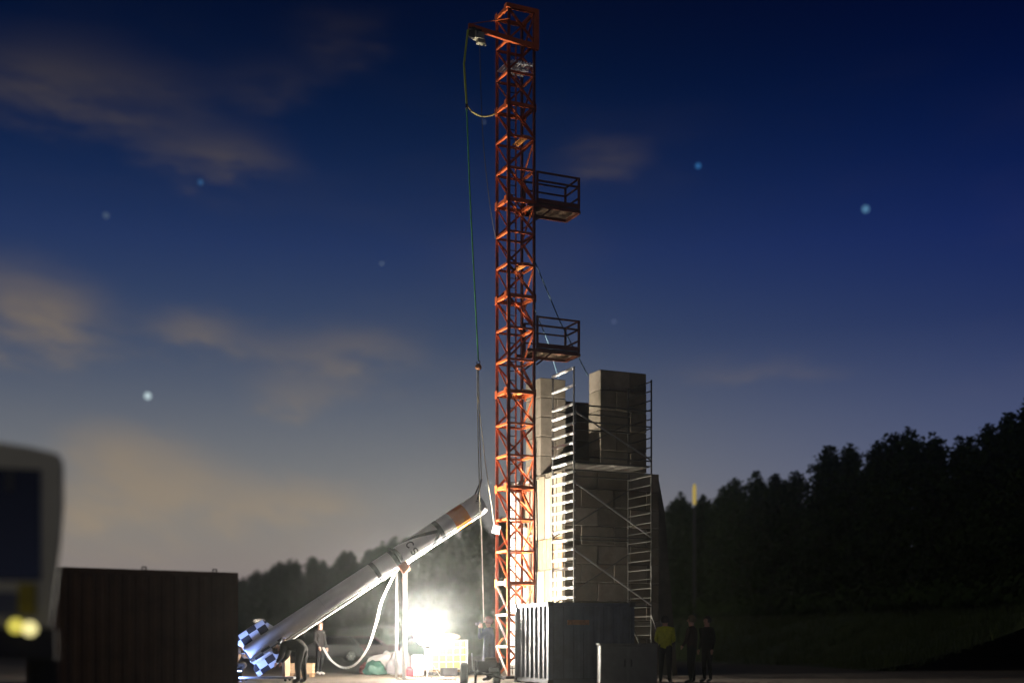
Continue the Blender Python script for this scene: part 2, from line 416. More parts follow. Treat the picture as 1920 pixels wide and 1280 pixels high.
# brown timber shuttering on the lit side
for k in range(6):
    m0 = .03+k*.29
    b = MB(); b.box(C(-.03, m0+.14, 3.95), (.04, .27, .95), Matrix.Rotation(A24, 3, 'Z')); build(b, 'shuttering_board', M_wood, st, bevel=.004)
M_clad = [mat('lit_cladding_%d' % i, c, .55, 0, .2, 1.5) for i, c in enumerate(((.24, .20, .14), (.19, .158, .11), (.27, .225, .165)))]
for k in range(10):  # pale panels over the wall; behind the mast they imitate its floodlit white
    m0 = .04+k*.43
    for z0, z1 in ((.1, 3.42), (4.46, 6.5-.05*(k % 3))):
        b = MB(); b.box(C(-.028-.012*(k % 2), m0+.205, (z0+z1)/2), (.03, .40, z1-z0), Matrix.Rotation(A24+R(random.uniform(-1.5, 1.5)), 3, 'Z')); build(b, 'lit_cladding_panel', M_clad[(k*2+(z0 > 1)) % 3], st)
# sloping concrete prop against the far end
b = MB(); b.prism([(3.51, 0), (4.35, 0), (4.15, 2.2), (3.86, 5.4), (3.60, 6.6), (3.51, 6.6)], .25, 1.4, lambda a, z, m: C(a, m, z))
build(b, 'sloping_prop', M_conc[3], st, bevel=.02)

# white tall tanks between stand and mast
M_tank = mat('tank_white', (.74, .70, .62), .45, 0, .15, 3)
for px, top, r, lb in ((965, 915, .21, 'tall slim white tank behind the mast, beside the concrete stand'), (982, 985, .17, 'shorter slim white tank between the taller tank and the concrete stand')):
    D = 42.9; c = G(px, D); h = P(px, top, D).z
    t = empty('storage_tank', c, lb, 'tank')
    b = MB(); b.lathe([(r*.3, .3), (r*.9, .34), (r, .45), (r, h-.25), (r*.85, h-.08), (r*.3, h)], c, n=28); build(b, 'vessel', M_tank, t, smooth=True)
    for k in range(3):
        a = 2*math.pi*k/3+.4; q = c+Vector((math.cos(a), math.sin(a), 0))*r*.8; bar('leg', q, q+Z*.5, .05, M_steel, t)
    for z in (h*.3, h*.65):
        b = MB(); b.lathe([(r+.006, -.03), (r+.014, 0), (r+.006, .03)], c+Z*z, n=28); build(b, 'band', M_steel, t, smooth=True)
    b = MB(); b.tube([c+Z*h, c+Z*(h+.15), c+Z*(h+.2)+U*.12], .025, 8); build(b, 'vent_pipe', M_steel, t, smooth=True)

# ------------------------------------------------------------------ lattice mast
a_ = .88; N0 = P(953, 1203, 38.5); N0.z = 0
def T(i, z):                                        # corners: 0 near, 1 right, 2 back, 3 left
    return N0+(U*a_ if i in (1, 2) else Vector())+(V*a_ if i in (2, 3) else Vector())+Z*z
ms = empty('lattice_mast', N0+U*a_/2+V*a_/2, 'tall orange lattice mast hoisting the rocket', 'lattice mast')
DZ = 20.2/21
M_low = mat('pale_low', (.66, .60, .52), .5, .1)     # paler bracing on the left face of the lowest bays
M_post = mat('post_shaded', (.20, .040, .014), .55, 0, .3, 1.7)  # mast paint darkened: the posts carry the shade of their unlit faces
for i in range(4): bar('corner_post', T(i, 0), T(i, 20.2), .10, M_post, ms, kind='angle', up=(U if i in (0, 3) else -U))
for k in range(1, 22):
    z = k*DZ; wd = .09 if k % 3 == 0 else .07
    for i in range(4):
        p, q = T(i, z), T((i+1) % 4, z); d = (q-p).normalized()
        bar('cross_strut', p+d*.03, q-d*.03, wd, M_low if i == 3 and k <= 3 else M_orange, ms, ht=.10 if k % 3 == 0 else .06)
for k in range(21):
    z0, z1 = k*DZ+.04, (k+1)*DZ-.04
    for i in range(4):
        p, q = T(i, z1), T((i+1) % 4, z0)
        if i in (1, 2) and k % 2: p, q = T(i, z0), T((i+1) % 4, z1)
        if i == 0 and k % 3 == 1 and k > 4: p, q = T(i, z0), T(1, z1)
        d = (q-p).normalized(); bar('diagonal_brace', p+d*.05, q-d*.05, .06, M_low if i == 3 and k < 3 else M_orange, ms, kind='angle')
for s in (.30, .58): bar('ladder_rail', T(0, .1)+U*s+V*.72, T(0, 19.6)+U*s+V*.72, .04, M_orange, ms)
b_ = T(0, 0)+V*.72
for k in range(68): bar('ladder_rung', b_+U*.30+Z*(.3+k*.285), b_+U*.58+Z*(.3+k*.285), .028, M_dark, ms, kind='tube')
for k in range(3, 22, 3):
    for i in range(4):
        b = MB(); b.box(T(i, k*DZ)+(U*-.055 if i in (0, 3) else U*.055)+(V*.09 if i in (0, 1) else V*-.09), (.012, .16, .24), Matrix.Rotation(A24, 3, 'Z')); build(b, 'gusset_plate', M_orange, ms)
# rest plates
M_yel = mat('chequer_plate', (.55, .22, .05), .5)
for k in (9, 13, 17):
    b = MB(); b.box(T(0, k*DZ+.07)+U*.63+V*.44, (.22, .84, .03), Matrix.Rotation(A24, 3, 'Z')); build(b, 'rest_plate', M_yel, ms)
# grating deck near the head
gz = 20*DZ-.62
for s in range(9):
    bar('grating_bar', T(0, gz)+U*(.06+s*.095), T(3, gz)+U*(.06+s*.095), .035, M_white, ms, ht=.05)
for s in (.05, .44, .83): bar('grating_bar', T(0, gz-.03)+V*s, T(1, gz-.03)+V*s, .04, M_white, ms, ht=.03)
# head box and boom
for z in (20.2, 19.15): bar('head_beam', T(0, z)-V*.06-U*.1, T(1, z)-V*.06+U*.05, .1, M_orange, ms, ht=.13)
bar('head_post', T(1, 19.1)-V*.04+U*.03, T(1, 20.25)-V*.04+U*.03, .14, M_orange, ms)
tip = T(0, 19.27)-V*.16-U*1.36; heel = T(1, 19.05)-V*.16+U*.05
bar('boom', tip, heel, .09, M_orange, ms, ht=.15)
bar('boom_stay', tip+Z*.05, T(3, 19.75), .04, M_orange, ms, kind='tube')
bar('boom_stay', tip+Z*.05, T(0, 19.8)-V*.1, .03, M_orange, ms, kind='tube')
b = MB(); b.lathe([(.03, -.07), (.16, -.06), (.12, -.02), (.12, .02), (.16, .06), (.03, .07)], tip+U*.14-Z*.18, 1, 18); build(b, 'head_sheave', M_dark, ms, smooth=True)
b = MB(); rt = Matrix.Rotation(A24, 3, 'Z'); b.box(tip+U*.32-Z*.24, (.30, .22, .2), rt); b.box(tip+U*.38-Z*.40, (.22, .18, .12), rt)
b.tube([tip+U*.5-Z*.3, tip+U*.55-Z*.48], .03); build(b, 'winch', mat('winch_grey', (.30, .28, .2), .5), ms, bevel=.012)
b = MB(); b.box(tip+U*.2-Z*.08, (.4, .14, .05), rt); build(b, 'winch_bracket', M_dark, ms)
# white control box low on the left side
b = MB(); b.box(P(931, 992, 38.9), (.24, .16, .26), Matrix.Rotation(R(15), 3, 'Y')); build(b, 'control_box', M_white, ms, bevel=.02)
bar('box_bracket', P(933, 992, 38.95), P(941, 992, 39.2), .03, M_dark, ms)
# base feet and cables on the mast
for i in range(4):
    b = MB(); b.box(T(i, .04), (.3, .3, .08), rt); build(b, 'base_plate', M_dark, ms)
b = MB(); b.tube(cat_curve([T(1, 6)-V*.06+U*.03, T(1, 4)-V*.08+U*.05, T(1, 2)-V*.06+U*.02, T(1, .1)-V*.1+U*.1]), .022, 7); build(b, 'feed_cable', M_dark, ms, smooth=True)
b = MB(); b.tube(cat_curve([P(944, 1195, 38.3), P(935, 1208, 38.2), P(938, 1222, 38.2), P(946, 1232, 38.3)]), .025, 7); build(b, 'orange_hose', mat('hose_orange', (.7, .13, .03), .5), ms, smooth=True)

# two cantilever work platforms
M_prust = mat('platform_rust', (.13, .036, .016), .6, 0, .3, 3)
def platform(zf, lb):
    t = empty('work_platform', T(1, zf), lb, 'platform', 'work platforms bolted to the mast')
    L, W = 1.48, .92; o = T(1, zf)+U*.06
    pz = lambda a, c, z: o+U*a+V*c+Z*z
    for s in range(9):
        m0 = s*W/9; b = MB(); b.box(pz(L/2, m0+W/18, 0), (L, W/9-.012, .05), rt); build(b, 'deck_plank', mat('deck_timber', (.09, .055, .03), .8), t)
    for c in (0, W): bar('deck_joist', pz(-.3, c, -.07), pz(L, c, -.07), .06, M_prust, t, ht=.09)
    bar('deck_joist', pz(L, 0, -.07), pz(L, W, -.07), .06, M_prust, t, ht=.09)
    for a, c in ((.03, 0), (L-.03, 0), (L-.03, W), (.03, W)): bar('rail_post', pz(a, c, 0), pz(a, c, .98), .06, M_prust, t)
    for z in (.36, .70, .96):
        if z == .70: pass
        bar('guard_rail', pz(0, W, z), pz(L, W, z), .045, M_prust, t)
        bar('guard_rail', pz(L-.03, 0, z), pz(L-.03, W, z), .045, M_prust, t)
        if z != .36: bar('guard_rail', pz(0, 0, z), pz(L, 0, z), .05, M_prust, t)
    bar('toe_board', pz(0, 0, .1), pz(L, 0, .1), .02, M_prust, t, ht=.14)
    for c in (0, W): bar('knee_brace', pz(.0, c, -.5), pz(.5, c, -.1), .045, M_prust, t)
platform(14.42, 'upper cantilever platform with orange guard rails on the mast')
platform(10.02, 'lower cantilever platform with orange guard rails, above the concrete stand')

# ------------------------------------------------------------------ scaffold tower in front of the stand
B_ = G(1076, 38.7); su = Vector((.907, .421, 0)); sv = Vector((-.421, .907, 0))
A_ = B_+sv*1.42; C_ = B_+su*2.72; D_ = A_+su*2.72
sf = empty('scaffold_tower', (A_+B_+C_+D_)/4, 'aluminium scaffold tower with bright rungs against the concrete stand', 'scaffold')
M_alu = mat('aluminium', (.80, .79, .76), .4, .25, .08, 5)
TOP = 9.42
M_shade = mat('shaded_steel', (.045, .042, .034), .65, .1)  # darker scaffold metal: the concrete stand's shade put into the colour
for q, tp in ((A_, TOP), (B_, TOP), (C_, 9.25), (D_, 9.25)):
    bar('upright', q+Z*.16, q+Z*tp, .055, mat('upright_grey', (.22, .215, .20), .5, .2) if q in (A_, B_) else M_shade, sf, kind='tube')
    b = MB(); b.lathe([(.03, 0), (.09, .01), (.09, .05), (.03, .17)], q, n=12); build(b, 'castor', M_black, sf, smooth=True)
zs = [TOP-.04, TOP-.56]+[TOP-1.12-.292*k for k in range(28)]
for z in zs:
    if z > .3: bar('rung', B_+Z*z, A_+Z*z, .092, mat('rung_glare', (.86, .85, .82), .5, 0, .05), sf, kind='tube')  # whiter, fatter tubes: lamp glare put into colour and width
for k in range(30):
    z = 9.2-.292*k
    if z > .3: bar('rung', C_+Z*z, D_+Z*z, .04, M_shade, sf, kind='tube')
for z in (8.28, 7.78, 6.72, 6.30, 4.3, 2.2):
    bar('guard_rail', B_+Z*z, C_+Z*z, .045, M_shade, sf, kind='tube'); bar('guard_rail', A_+Z*(z+.02), D_+Z*(z+.02), .045, M_shade, sf, kind='tube')
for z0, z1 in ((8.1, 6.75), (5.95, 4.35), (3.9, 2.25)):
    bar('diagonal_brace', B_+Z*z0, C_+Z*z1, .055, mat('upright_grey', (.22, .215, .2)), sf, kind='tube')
    bar('diagonal_brace', D_+Z*z0, A_+Z*z1, .04, M_shade, sf, kind='tube')
for z in (6.55, ):
    for s in range(5):
        b = MB(); b.box(B_+su*1.36+sv*(.15+s*.28)+Z*z, (2.6, .265, .05), Matrix.Rotation(math.atan2(su.y, su.x), 3, 'Z')); build(b, 'deck_board', mat('deck_weathered', (.05, .045, .035), .8), sf)
bar('outrigger', C_+Z*1.95, C_+Vector((.62, -.55, .06)), .055, M_shade, sf, kind='tube')
bar('outrigger', D_+Z*1.9, C_+Vector((-.10, -.1, .35)), .05, M_shade, sf, kind='tube')
bar('outrigger', B_+Z*1.9, B_+Vector((-.2, -.75, .06)), .055, M_alu, sf, kind='tube')

# red hand rail piece and pipes beside the stand
pp = empty('pipe_run', C(-.25, 2.2, 0), 'pair of thin upright pipes between mast and concrete stand', 'pipes')
for m_, h in ((2.0, 7.6), (2.35, 6.9)): bar('pipe', C(-.14, m_, 0), C(-.14, m_, h), .07, mat('pipe_red', (.42, .16, .11), .5), pp, kind='tube')
for z in (2.2, 4.6, 6.4): bar('clamp', C(-.2, 1.9, z), C(-.2, 2.45, z), .05, M_steel, pp)

# ------------------------------------------------------------------ small storage container in front
P0 = G(1028, 33.3); e1 = Vector((-.355, .935, 0)).normalized(); e2 = Vector((e1.y, -e1.x, 0)); CW, CL, CH = 2.44, 2.49, 2.15
ct = empty('storage_container', P0+e1*CW/2+e2*CL/2, 'small dark blue steel storage container with ribbed end, under the scaffold', 'container')
M_blue = mat('container_blue', (.055, .070, .105), .55, .1, .35, 3, .2, 15, (.04, .047, .065))
def K(a, c, z): return P0+e2*a+e1*c+Z*z
rc = Matrix.Rotation(math.atan2(e2.y, e2.x), 3, 'Z')
def corrug(L, pitch, dep):
    n = round(L/pitch); pt = L/n; out = [(0, 0)]
    for i in range(n):
        x = i*pt; out += [(x+pt*.15, 0), (x+pt*.32, dep), (x+pt*.68, dep), (x+pt*.85, 0)]
    return out+[(L, 0)]
def cpanel(name, L, pitch, fn, z0, z1, m):
    pr = corrug(L, pitch, .045); b = MB(); vs = []
    for a, d in pr: vs += [fn(a, d, z0), fn(a, d, z1)]
    for a, d in pr: vs += [fn(a, d+.03, z0), fn(a, d+.03, z1)]
    n = len(pr); fs = [(2*i, 2*i+2, 2*i+3, 2*i+1) for i in range(n-1)]+[(2*n+2*i, 2*n+2*i+1, 2*n+2*i+3, 2*n+2*i+2) for i in range(n-1)]
    b.add(vs, fs); return build(b, name, m, ct)
cpanel('ribbed_end', CW-.2, .31, lambda a, d, z: K(.03+d, .1+a, z), .14, CH-.1, M_blue)
cpanel('ribbed_end', CW-.2, .31, lambda a, d, z: K(CL-.03-d, .1+a, z), .14, CH-.1, M_blue)
cpanel('side_panel', CL-.2, .28, lambda a, d, z: K(.1+a, .03+d*.6, z), .14, CH-.1, M_blue)
cpanel('side_panel', CL-.2, .28, lambda a, d, z: K(.1+a, CW-.03-d*.6, z), .14, CH-.1, M_blue)
b = MB(); b.box(K(CL/2, CW/2, CH-.035), (CL-.06, CW-.06, .03), rc); build(b, 'roof', M_blue, ct)
b = MB(); b.box(K(CL/2, CW/2, .12), (CL-.06, CW-.06, .05), rc); build(b, 'floor', M_dark, ct)
for a in (.06, CL-.06):
    for c in (.06, CW-.06):
        bar('corner_post', K(a, c, .0), K(a, c, CH), .12, M_blue, ct, up=e2)
        for z in (.06, CH-.055):
            b = MB(); b.box(K(a, c, z), (.16, .16, .118), rc); build(b, 'corner_casting', M_dark, ct, bevel=.01)
for z in (.08, CH-.06):
    for a in (.06, CL-.06): bar('rail', K(a, .12, z), K(a, CW-.12, z), .09, M_blue, ct, ht=.1)
    for c in (.06, CW-.06): bar('rail', K(.12, c, z), K(CL-.12, c, z), .09, M_blue, ct, ht=.1)
b = MB(); b.box(K(.85, -.006, 1.62), (.62, .02, .13), rc); build(b, 'worn_plate', mat('worn_plate', (.22, .10, .05), .7, 0, .6, 9), ct)

# grey cabinet
gc = empty('grey_cabinet', G(1175, 31.5), 'pale grey metal cabinet in front of the blue container', 'cabinet')
c0 = G(1175, 31.6); b = MB(); b.box(c0+Z*.55, (1.4, .7, .94), Matrix.Rotation(R(3), 3, 'Z')); build(b, 'body', mat('cabinet_grey', (.13, .13, .125), .6, 0, .25, 3), gc, bevel=.02)
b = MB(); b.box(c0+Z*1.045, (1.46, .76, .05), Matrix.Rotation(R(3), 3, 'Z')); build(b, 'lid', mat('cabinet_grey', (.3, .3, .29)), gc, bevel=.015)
for s in (-1, 1):
    b = MB(); b.box(c0+Vector((s*.35, -.36+s*.018, .55)), (.64, .02, .84), Matrix.Rotation(R(3), 3, 'Z')); build(b, 'door', mat('cabinet_door', (.11, .11, .105), .6), gc, bevel=.005)
    bar('door_handle', c0+Vector((s*.08, -.385, .5)), c0+Vector((s*.08, -.385, .68)), .025, M_dark, gc)
for sx in (-.6, .6):
    for sy in (-.25, .25): bar('leg', c0+Vector((sx, sy, 0)), c0+Vector((sx, sy, .1)), .06, M_dark, gc)

# ------------------------------------------------------------------ rocket
RT = P(470, 1226, 36.2); RP = P(903, 942, 38.2); ax = (RP-RT).normalized(); RL = (RP-RT).length
ey = (Z.cross(ax)).normalized(); ez = ax.cross(ey)
MR = Matrix((ax, ey, ez)).transposed().to_4x4(); MR.translation = RT
M_rw = mat('rocket_white', (.82, .81, .79), .48, 0, .10, 3.5)
M_ro = mat('rocket_orange', (.75, .22, .015), .35, 0, .08)
M_rk = mat('rocket_black', (.022, .026, .034), .7)
rk = empty('rocket', None, 'white rocket with orange band and checkered fins hanging at a slant', 'rocket', M=MR)
rr = .315
def fx(f): return f*RL
b = MB(); b.lathe([(rr*.9, fx(-.01)), (rr, fx(0)), (rr, fx(.60))], (0, 0, 0), 0, 56); build(b, 'motor_tube', M_rw, rk, False, True)
b = MB(); b.lathe([(rr*.93, fx(.60)), (rr*.93, fx(.632))], (0, 0, 0), 0, 48); build(b, 'coupling_ring', M_rk, rk, False, True)
b = MB(); b.lathe([(rr, fx(.632)), (rr, fx(.988)), (rr*.985, fx(.994)), (rr*.93, fx(1)), (rr*.80, fx(1.0)), (rr*.78, fx(.985)), (.05, fx(.983))], (0, 0, 0), 0, 56); build(b, 'upper_tube', M_rw, rk, False, True)
def ring(name, f0, f1, m, dr=.003):
    b = MB(); b.lathe([(rr-.02, fx(f0)), (rr+dr, fx(f0)), (rr+dr, fx(f1)), (rr-.02, fx(f1))], (0, 0, 0), 0, 56); build(b, name, m, rk, False, True)
ring('orange_band', .862, .925, M_ro)
ring('black_band', .795, .812, M_rk)
ring('black_band', .518, .534, M_rk)
ring('joint_seam', .30, .301, M_steel, .002); ring('joint_seam', .13, .131, M_steel, .002); ring('joint_seam', .745, .7457, M_steel, .002)
# surface strips; angle 0 faces the camera side (-y), positive towards the top
def sp(f, a, dr=.004):
    th = R(a); return Vector((fx(f), -math.cos(th)*(rr+dr), math.sin(th)*(rr+dr)))
def strip(name, curve, wd, m, dr=.0045):
    b = MB(); n = len(curve)
    def tang(i):
        (f0, a0), (f1, a1) = curve[max(i-1, 0)], curve[min(i+1, n-1)]
        dx_, ds = (f1-f0)*RL, R(a1-a0)*rr; l = math.hypot(dx_, ds); return dx_/l, ds/l
    for i, (f, a) in enumerate(curve):
        tx, ts = tang(i); ox, os_ = -ts*wd/2, tx*wd/2
        for s in (-1, 1):
            for d in (dr, -.005): b.v.append(tuple(sp(f+s*ox/RL, a+math.degrees(s*os_/rr), d)))
    for i in range(n-1):
        k = i*4; b.f += [(k, k+4, k+6, k+2), (k+1, k+3, k+7, k+5), (k, k+1, k+5, k+4), (k+2, k+6, k+7, k+3)]; b.mi += [0]*4
    e = (n-1)*4; b.f += [(0, 2, 3, 1), (e, e+1, e+3, e+2)]; b.mi += [0, 0]
    return build(b, name, m, rk, False)
lerp = lambda p, q, n: [(p[0]+(q[0]-p[0])*i/n, p[1]+(q[1]-p[1])*i/n) for i in range(n+1)]
strip('black_stripe', lerp((.797, 2), (.655, 84), 30), .10, M_rk)
strip('black_stripe', lerp((.797, 0), (.745, -62), 20), .10, M_rk)
def glyph(pts, f0, a0, s, wd=.038): # pts in letter space: x to the right (down around the tube), y up (towards the nose)
    strip('letter', [(f0+y*s/RL, a0-math.degrees(x*s/rr)) for x, y in pts], wd, M_rk)
arc = lambda cx_, cy_, rx, ry, d0, d1, n=10: [(cx_+rx*math.cos(R(d0+(d1-d0)*i/n)), cy_+ry*math.sin(R(d0+(d1-d0)*i/n))) for i in range(n+1)]
glyph(arc(.5, .5, .42, .5, 42, 318, 18), .668, 44, .20)
glyph(arc(.5, .74, .34, .26, 35, 250, 10)+arc(.5, .26, .36, .26, 80, -145, 12), .668, 2, .20)
# conduit with white rail along the underside
b = MB(); b.tube([sp(.02, -34, .008), sp(.985, -34, .008)], .011, 8); build(b, 'conduit', M_rk, rk, False, True)
b = MB(); b.tube([sp(.02, -52, .012), sp(.97, -52, .012)], .020, 8); build(b, 'cable_duct', M_rw, rk, False, True)
for f in (.06, .10, .2, .33, .45, .7, .85): strip('duct_clip', lerp((f, -28), (f, -58), 6), .03, M_steel, .02)
# sling eyes at the nose end
for a in (20, 160):
    b = MB(); c = sp(.975, a, .03); b.tube([c+Vector((.05*math.cos(t), 0, .05*math.sin(t))) for t in [i*math.pi/6 for i in range(13)]], .012, 6); build(b, 'lifting_eye', M_steel, rk, False, True)
# fins with checks
def checker_mat():
    m = bpy.data.materials.new('fin_checks'); m.use_nodes = True; n = m.node_tree.nodes; l = m.node_tree.links
    t = n.new('ShaderNodeTexCoord'); mp = n.new('ShaderNodeMapping'); mp.inputs['Location'].default_value = (.013, .013, .013)
    ck = n.new('ShaderNodeTexChecker'); ck.inputs['Scale'].default_value = 3.7
    ck.inputs['Color1'].default_value = (.78, .78, .78, 1); ck.inputs['Color2'].default_value = (.02, .02, .025, 1)
    l.new(t.outputs['Object'], mp.inputs[0]); l.new(mp.outputs[0], ck.inputs[0]); l.new(ck.outputs[0], n['Principled BSDF'].inputs['Base Color'])
    n['Principled BSDF'].inputs['Roughness'].default_value = .35
    return m
M_chk = checker_mat()
for k in range(4):
    b = MB(); b.prism([(-.06, rr-.02), (.98, rr-.02), (.80, .68), (-.16, .68), (-.16, rr+.1)], -.02, .02, lambda a, c, h: Vector((a, h, c)))
    me = b.mesh('fin', M_chk, bevel=.006)
    M = MR @ Matrix.Rotation(R(14+90*k), 4, 'X')
    link(bpy.data.objects.new('fin', me), rk, M)
b = MB(); b.lathe([(rr*.55, -.10), (rr*.5, -.02), (rr*.30, .1)], (0, 0, 0), 0, 28); build(b, 'nozzle', M_dark, rk, False, True)
def RW(f, a, dr=0): return MR @ sp(f, a, dr)

# tail trolley under the rocket
tail = RT+ax*.35
tt = empty('tail_trolley', (tail.x, tail.y, 0), 'low steel trolley carrying the rocket tail', 'trolley')
b = MB(); b.box((tail.x+.15, tail.y, .10), (1.7, .9, .06)); build(b, 'deck', mat('trolley_grey', (.25, .25, .27), .5), tt, bevel=.01)
for sx in (-.5, .75):
    for sy in (-.35, .35):
        b = MB(); b.lathe([(.015, -.03), (.035, -.025), (.035, .025), (.015, .03)], (tail.x+sx, tail.y+sy, .035), 1, 14); build(b, 'castor', M_black, tt, smooth=True)
p = RT+ax*1.2; zz = p.z-rr*1.16
b = MB(); b.prism([(-.40, .13), (.40, .13), (.40, zz+.16), (.22, zz+.03), (0, zz-.02), (-.22, zz+.03), (-.40, zz+.16)], -.04, .04, lambda a, z, h, p=p: Vector((p.x+h, p.y+a, z)))
build(b, 'saddle', M_wood, tt, bevel=.006)

# ------------------------------------------------------------------ ropes, hook, chains
def rope(name, pts, r, m, label, cat='rope', group=None, n=8, curve=True):
    b = MB(); b.tube(cat_curve(pts) if curve else pts, r, n); return tag(build(b, name, m, smooth=True), label, cat, group)
Dt = tip.y; hook = P(897, 688, 37.95)
rope('lifting_strap', [tip-Z*.12-U*.02, P(870, 120, Dt), P(875, 195, Dt)], .032, mat('strap_yellow', (.42, .50, .06), .7), 'yellow green strap hanging from the boom tip', 'strap', curve=False)
b = MB(); b.box(P(875, 200, Dt), (.07, .07, .14)); tag(build(b, 'strap_shackle', M_dark, bevel=.01), 'dark shackle joining the yellow strap to the green rope', 'shackle')
rope('hoist_rope', [P(875, 205, Dt), P(881, 360, Dt), P(889, 520, 37.9), P(897, 676, 37.95)], .020, M_green, 'green hoist rope running down from the shackle to the hook', curve=False)
rope('slack_rope', [P(875, 196, Dt), P(886, 210, Dt), P(903, 218, 38.3), P(918, 217, 38.8), T(3, P(930, 212, 39.3).z)], .022, mat('rope_yellow', (.40, .33, .10), .8), 'slack yellow rope curving from the shackle to the mast')
rope('tag_line', [tip+U*.35-Z*.3, P(905, 250, 38.3), P(918, 380, 38.7), T(3, P(929, 455, 39.3).z)], .011, M_dark, 'thin dark line slanting from the winch to the mast')
hk = empty('hoist_hook', hook, 'brass coloured hoist block and hook on the green rope', 'hook')
b = MB(); b.ell(hook, (.10, .07, .10), 14, 9); build(b, 'block', mat('brass', (.45, .20, .10), .4, .4), hk, smooth=True)
b = MB(); b.tube([hook+Vector((.05*math.sin(t), 0, .14+.05*math.cos(t))) for t in [i*.5 for i in range(11)]], .014, 7); build(b, 'upper_eye', M_dark, hk, smooth=True)
nose = RW(.985, 60, .02)
sl = P(903, 898, 38.1)
rope('fall_rope', [hook-Z*.08, P(899, 800, 38.0), sl], .014, M_rope, 'pale fall rope from the hook to the rocket sling', curve=False)
rope('fall_rope', [hook-Z*.08-U*.04, P(896, 800, 38.0), P(900, 935, 37.6), P(903, 1000, 37.4), P(907, 1166, 36.6)], .014, M_rope, 'long pale rope from the hook down to the person with the camera')
for k, a in enumerate((20, 160)):
    e = RW(.975, a, .03)
    rope('sling_leg', [sl, (sl+e)/2, e], .022, M_rk, 'dark sling leg tied to the %s side of the rocket nose' % ('wooded' if k else 'container'), 'sling', 'rocket sling legs', curve=False)
rope('guy_rope', [P(896, 740, 38.0), P(909, 860, 38.3), P(927, 984, 38.8)], .013, M_rope, 'thin pale line from the fall rope to the white control box', curve=False)
M_brope = mat('rope_blue', (.07, .13, .17), .8)
rope('guy_rope', [T(1, P(995, 490, 38.9).z), P(1050, 603, 39.6), P(1103, 705, 40.6)], .018, M_brope, 'blue guy rope slanting from the mast across the lower platform', curve=False)
rope('guy_rope', [T(1, P(1003, 580, 38.9).z), P(1027, 640, 40.6), P(1047, 708, 42.2)], .016, M_brope, 'blue guy rope passing behind the lower platform to the stand', curve=False)

LINK = {}
def chain(name, pts, label, group=None, ll=.105, wd=.07, r=.014):
    pts = [Vector(p) for p in pts]; b = MB(); dist = 0; k = 0; nxt = 0
    for p, q in zip(pts, pts[1:]):
        L = (q-p).length; d = (q-p)/L if L else Z
        while nxt <= dist+L:
            c = p+d*(nxt-dist); side_ = d.cross(V if k % 2 else U)
            if side_.length < .1: side_ = d.cross(Z)
            side_.normalize(); up = d.cross(side_); s = side_ if k % 2 else up
            n = 10; m = 5; vs = []
            for i in range(n):
                a = 2*math.pi*i/n; o = d*math.cos(a)*ll*.5+s*math.sin(a)*wd*.5; on = (d*math.cos(a)*wd+s*math.sin(a)*ll).normalized(); w2 = d.cross(s).normalized()
                for j in range(m): t = 2*math.pi*j/m; vs.append(c+o+(on*math.cos(t)+w2*math.sin(t))*r)
            fs = [(i*m+j, ((i+1) % n)*m+j, ((i+1) % n)*m+(j+1) % m, i*m+(j+1) % m) for i in range(n) for j in range(m)]
            b.add(vs, fs); k += 1; nxt += ll*.72
        dist += L
    return tag(build(b, name, M_chain, smooth=True), label, 'chain', group)
hp = RW(.612, -58, .04); DC = hp.y
cb = empty('chain_hoist', hp, 'rust orange chain hoist strapped round the rocket waist', 'chain hoist')
M_rust = mat('hoist_orange', (.50, .16, .07), .45, .2)
rmx = MR.to_3x3()
b = MB(); b.box(hp+rmx @ Vector((.05, -.08, -.02)), (.26, .2, .3), rmx); build(b, 'housing', M_rust, cb, bevel=.03)
b = MB(); b.lathe([(.05, -.06), (.13, -.05), (.13, .05), (.05, .06)], hp+rmx @ Vector((.05, -.2, 0)), 1, 18); build(b, 'hand_wheel', M_rust, cb, smooth=True)
b = MB(); b.tube([RW(.616, a, .03) for a in range(-200, 161, 12)], .03, 6, caps=True); build(b, 'waist_strap', M_rk, cb, smooth=True)
b = MB(); b.tube([hp+rmx @ Vector((0, -.05, -.15)), hp+Z*-.38, hp+Z*-.45+U*.06, hp+Z*-.40+U*.12], .022, 7); build(b, 'load_hook', M_rust, cb, smooth=True)
x1 = hp+U*.02-V*.12-Z*.1; x2 = hp-U*.20-V*.1-Z*.12
chain('hoist_chain', [x1, Vector((x1.x, x1.y, .05)), Vector((x1.x, x1.y, .03))+U*.1, G(800, DC)+Z*.03, G(850, DC-.3)+Z*.03], 'bright hand chain dropping from the hoist and trailing along the ground')
chain('hoist_chain', [x1+U*.045-V*.03, Vector((x1.x+.03, x1.y-.05, .04))], 'bright hand chain strand hanging straight beside the trailing one')
chain('hoist_chain', [x2, Vector((x2.x-.01, x2.y, .04)), Vector((x1.x, x1.y-.06, .03))], 'thinner load chain hanging to the ground left of the hand chain', ll=.08, wd=.055, r=.012)
hand = P(606, 1213, 42.4)
lp = cat_curve([x2-U*.03, P(716, 1125, 38.6), P(706, 1165, 39.2), P(690, 1213, 40), P(668, 1243, 40.8), P(645, 1251, 41.3), P(622, 1238, 41.9), hand], 14)
chain('tail_chain', lp, 'bright chain sagging in a loop to the standing man\'s hand', ll=.09, wd=.062, r=.014)

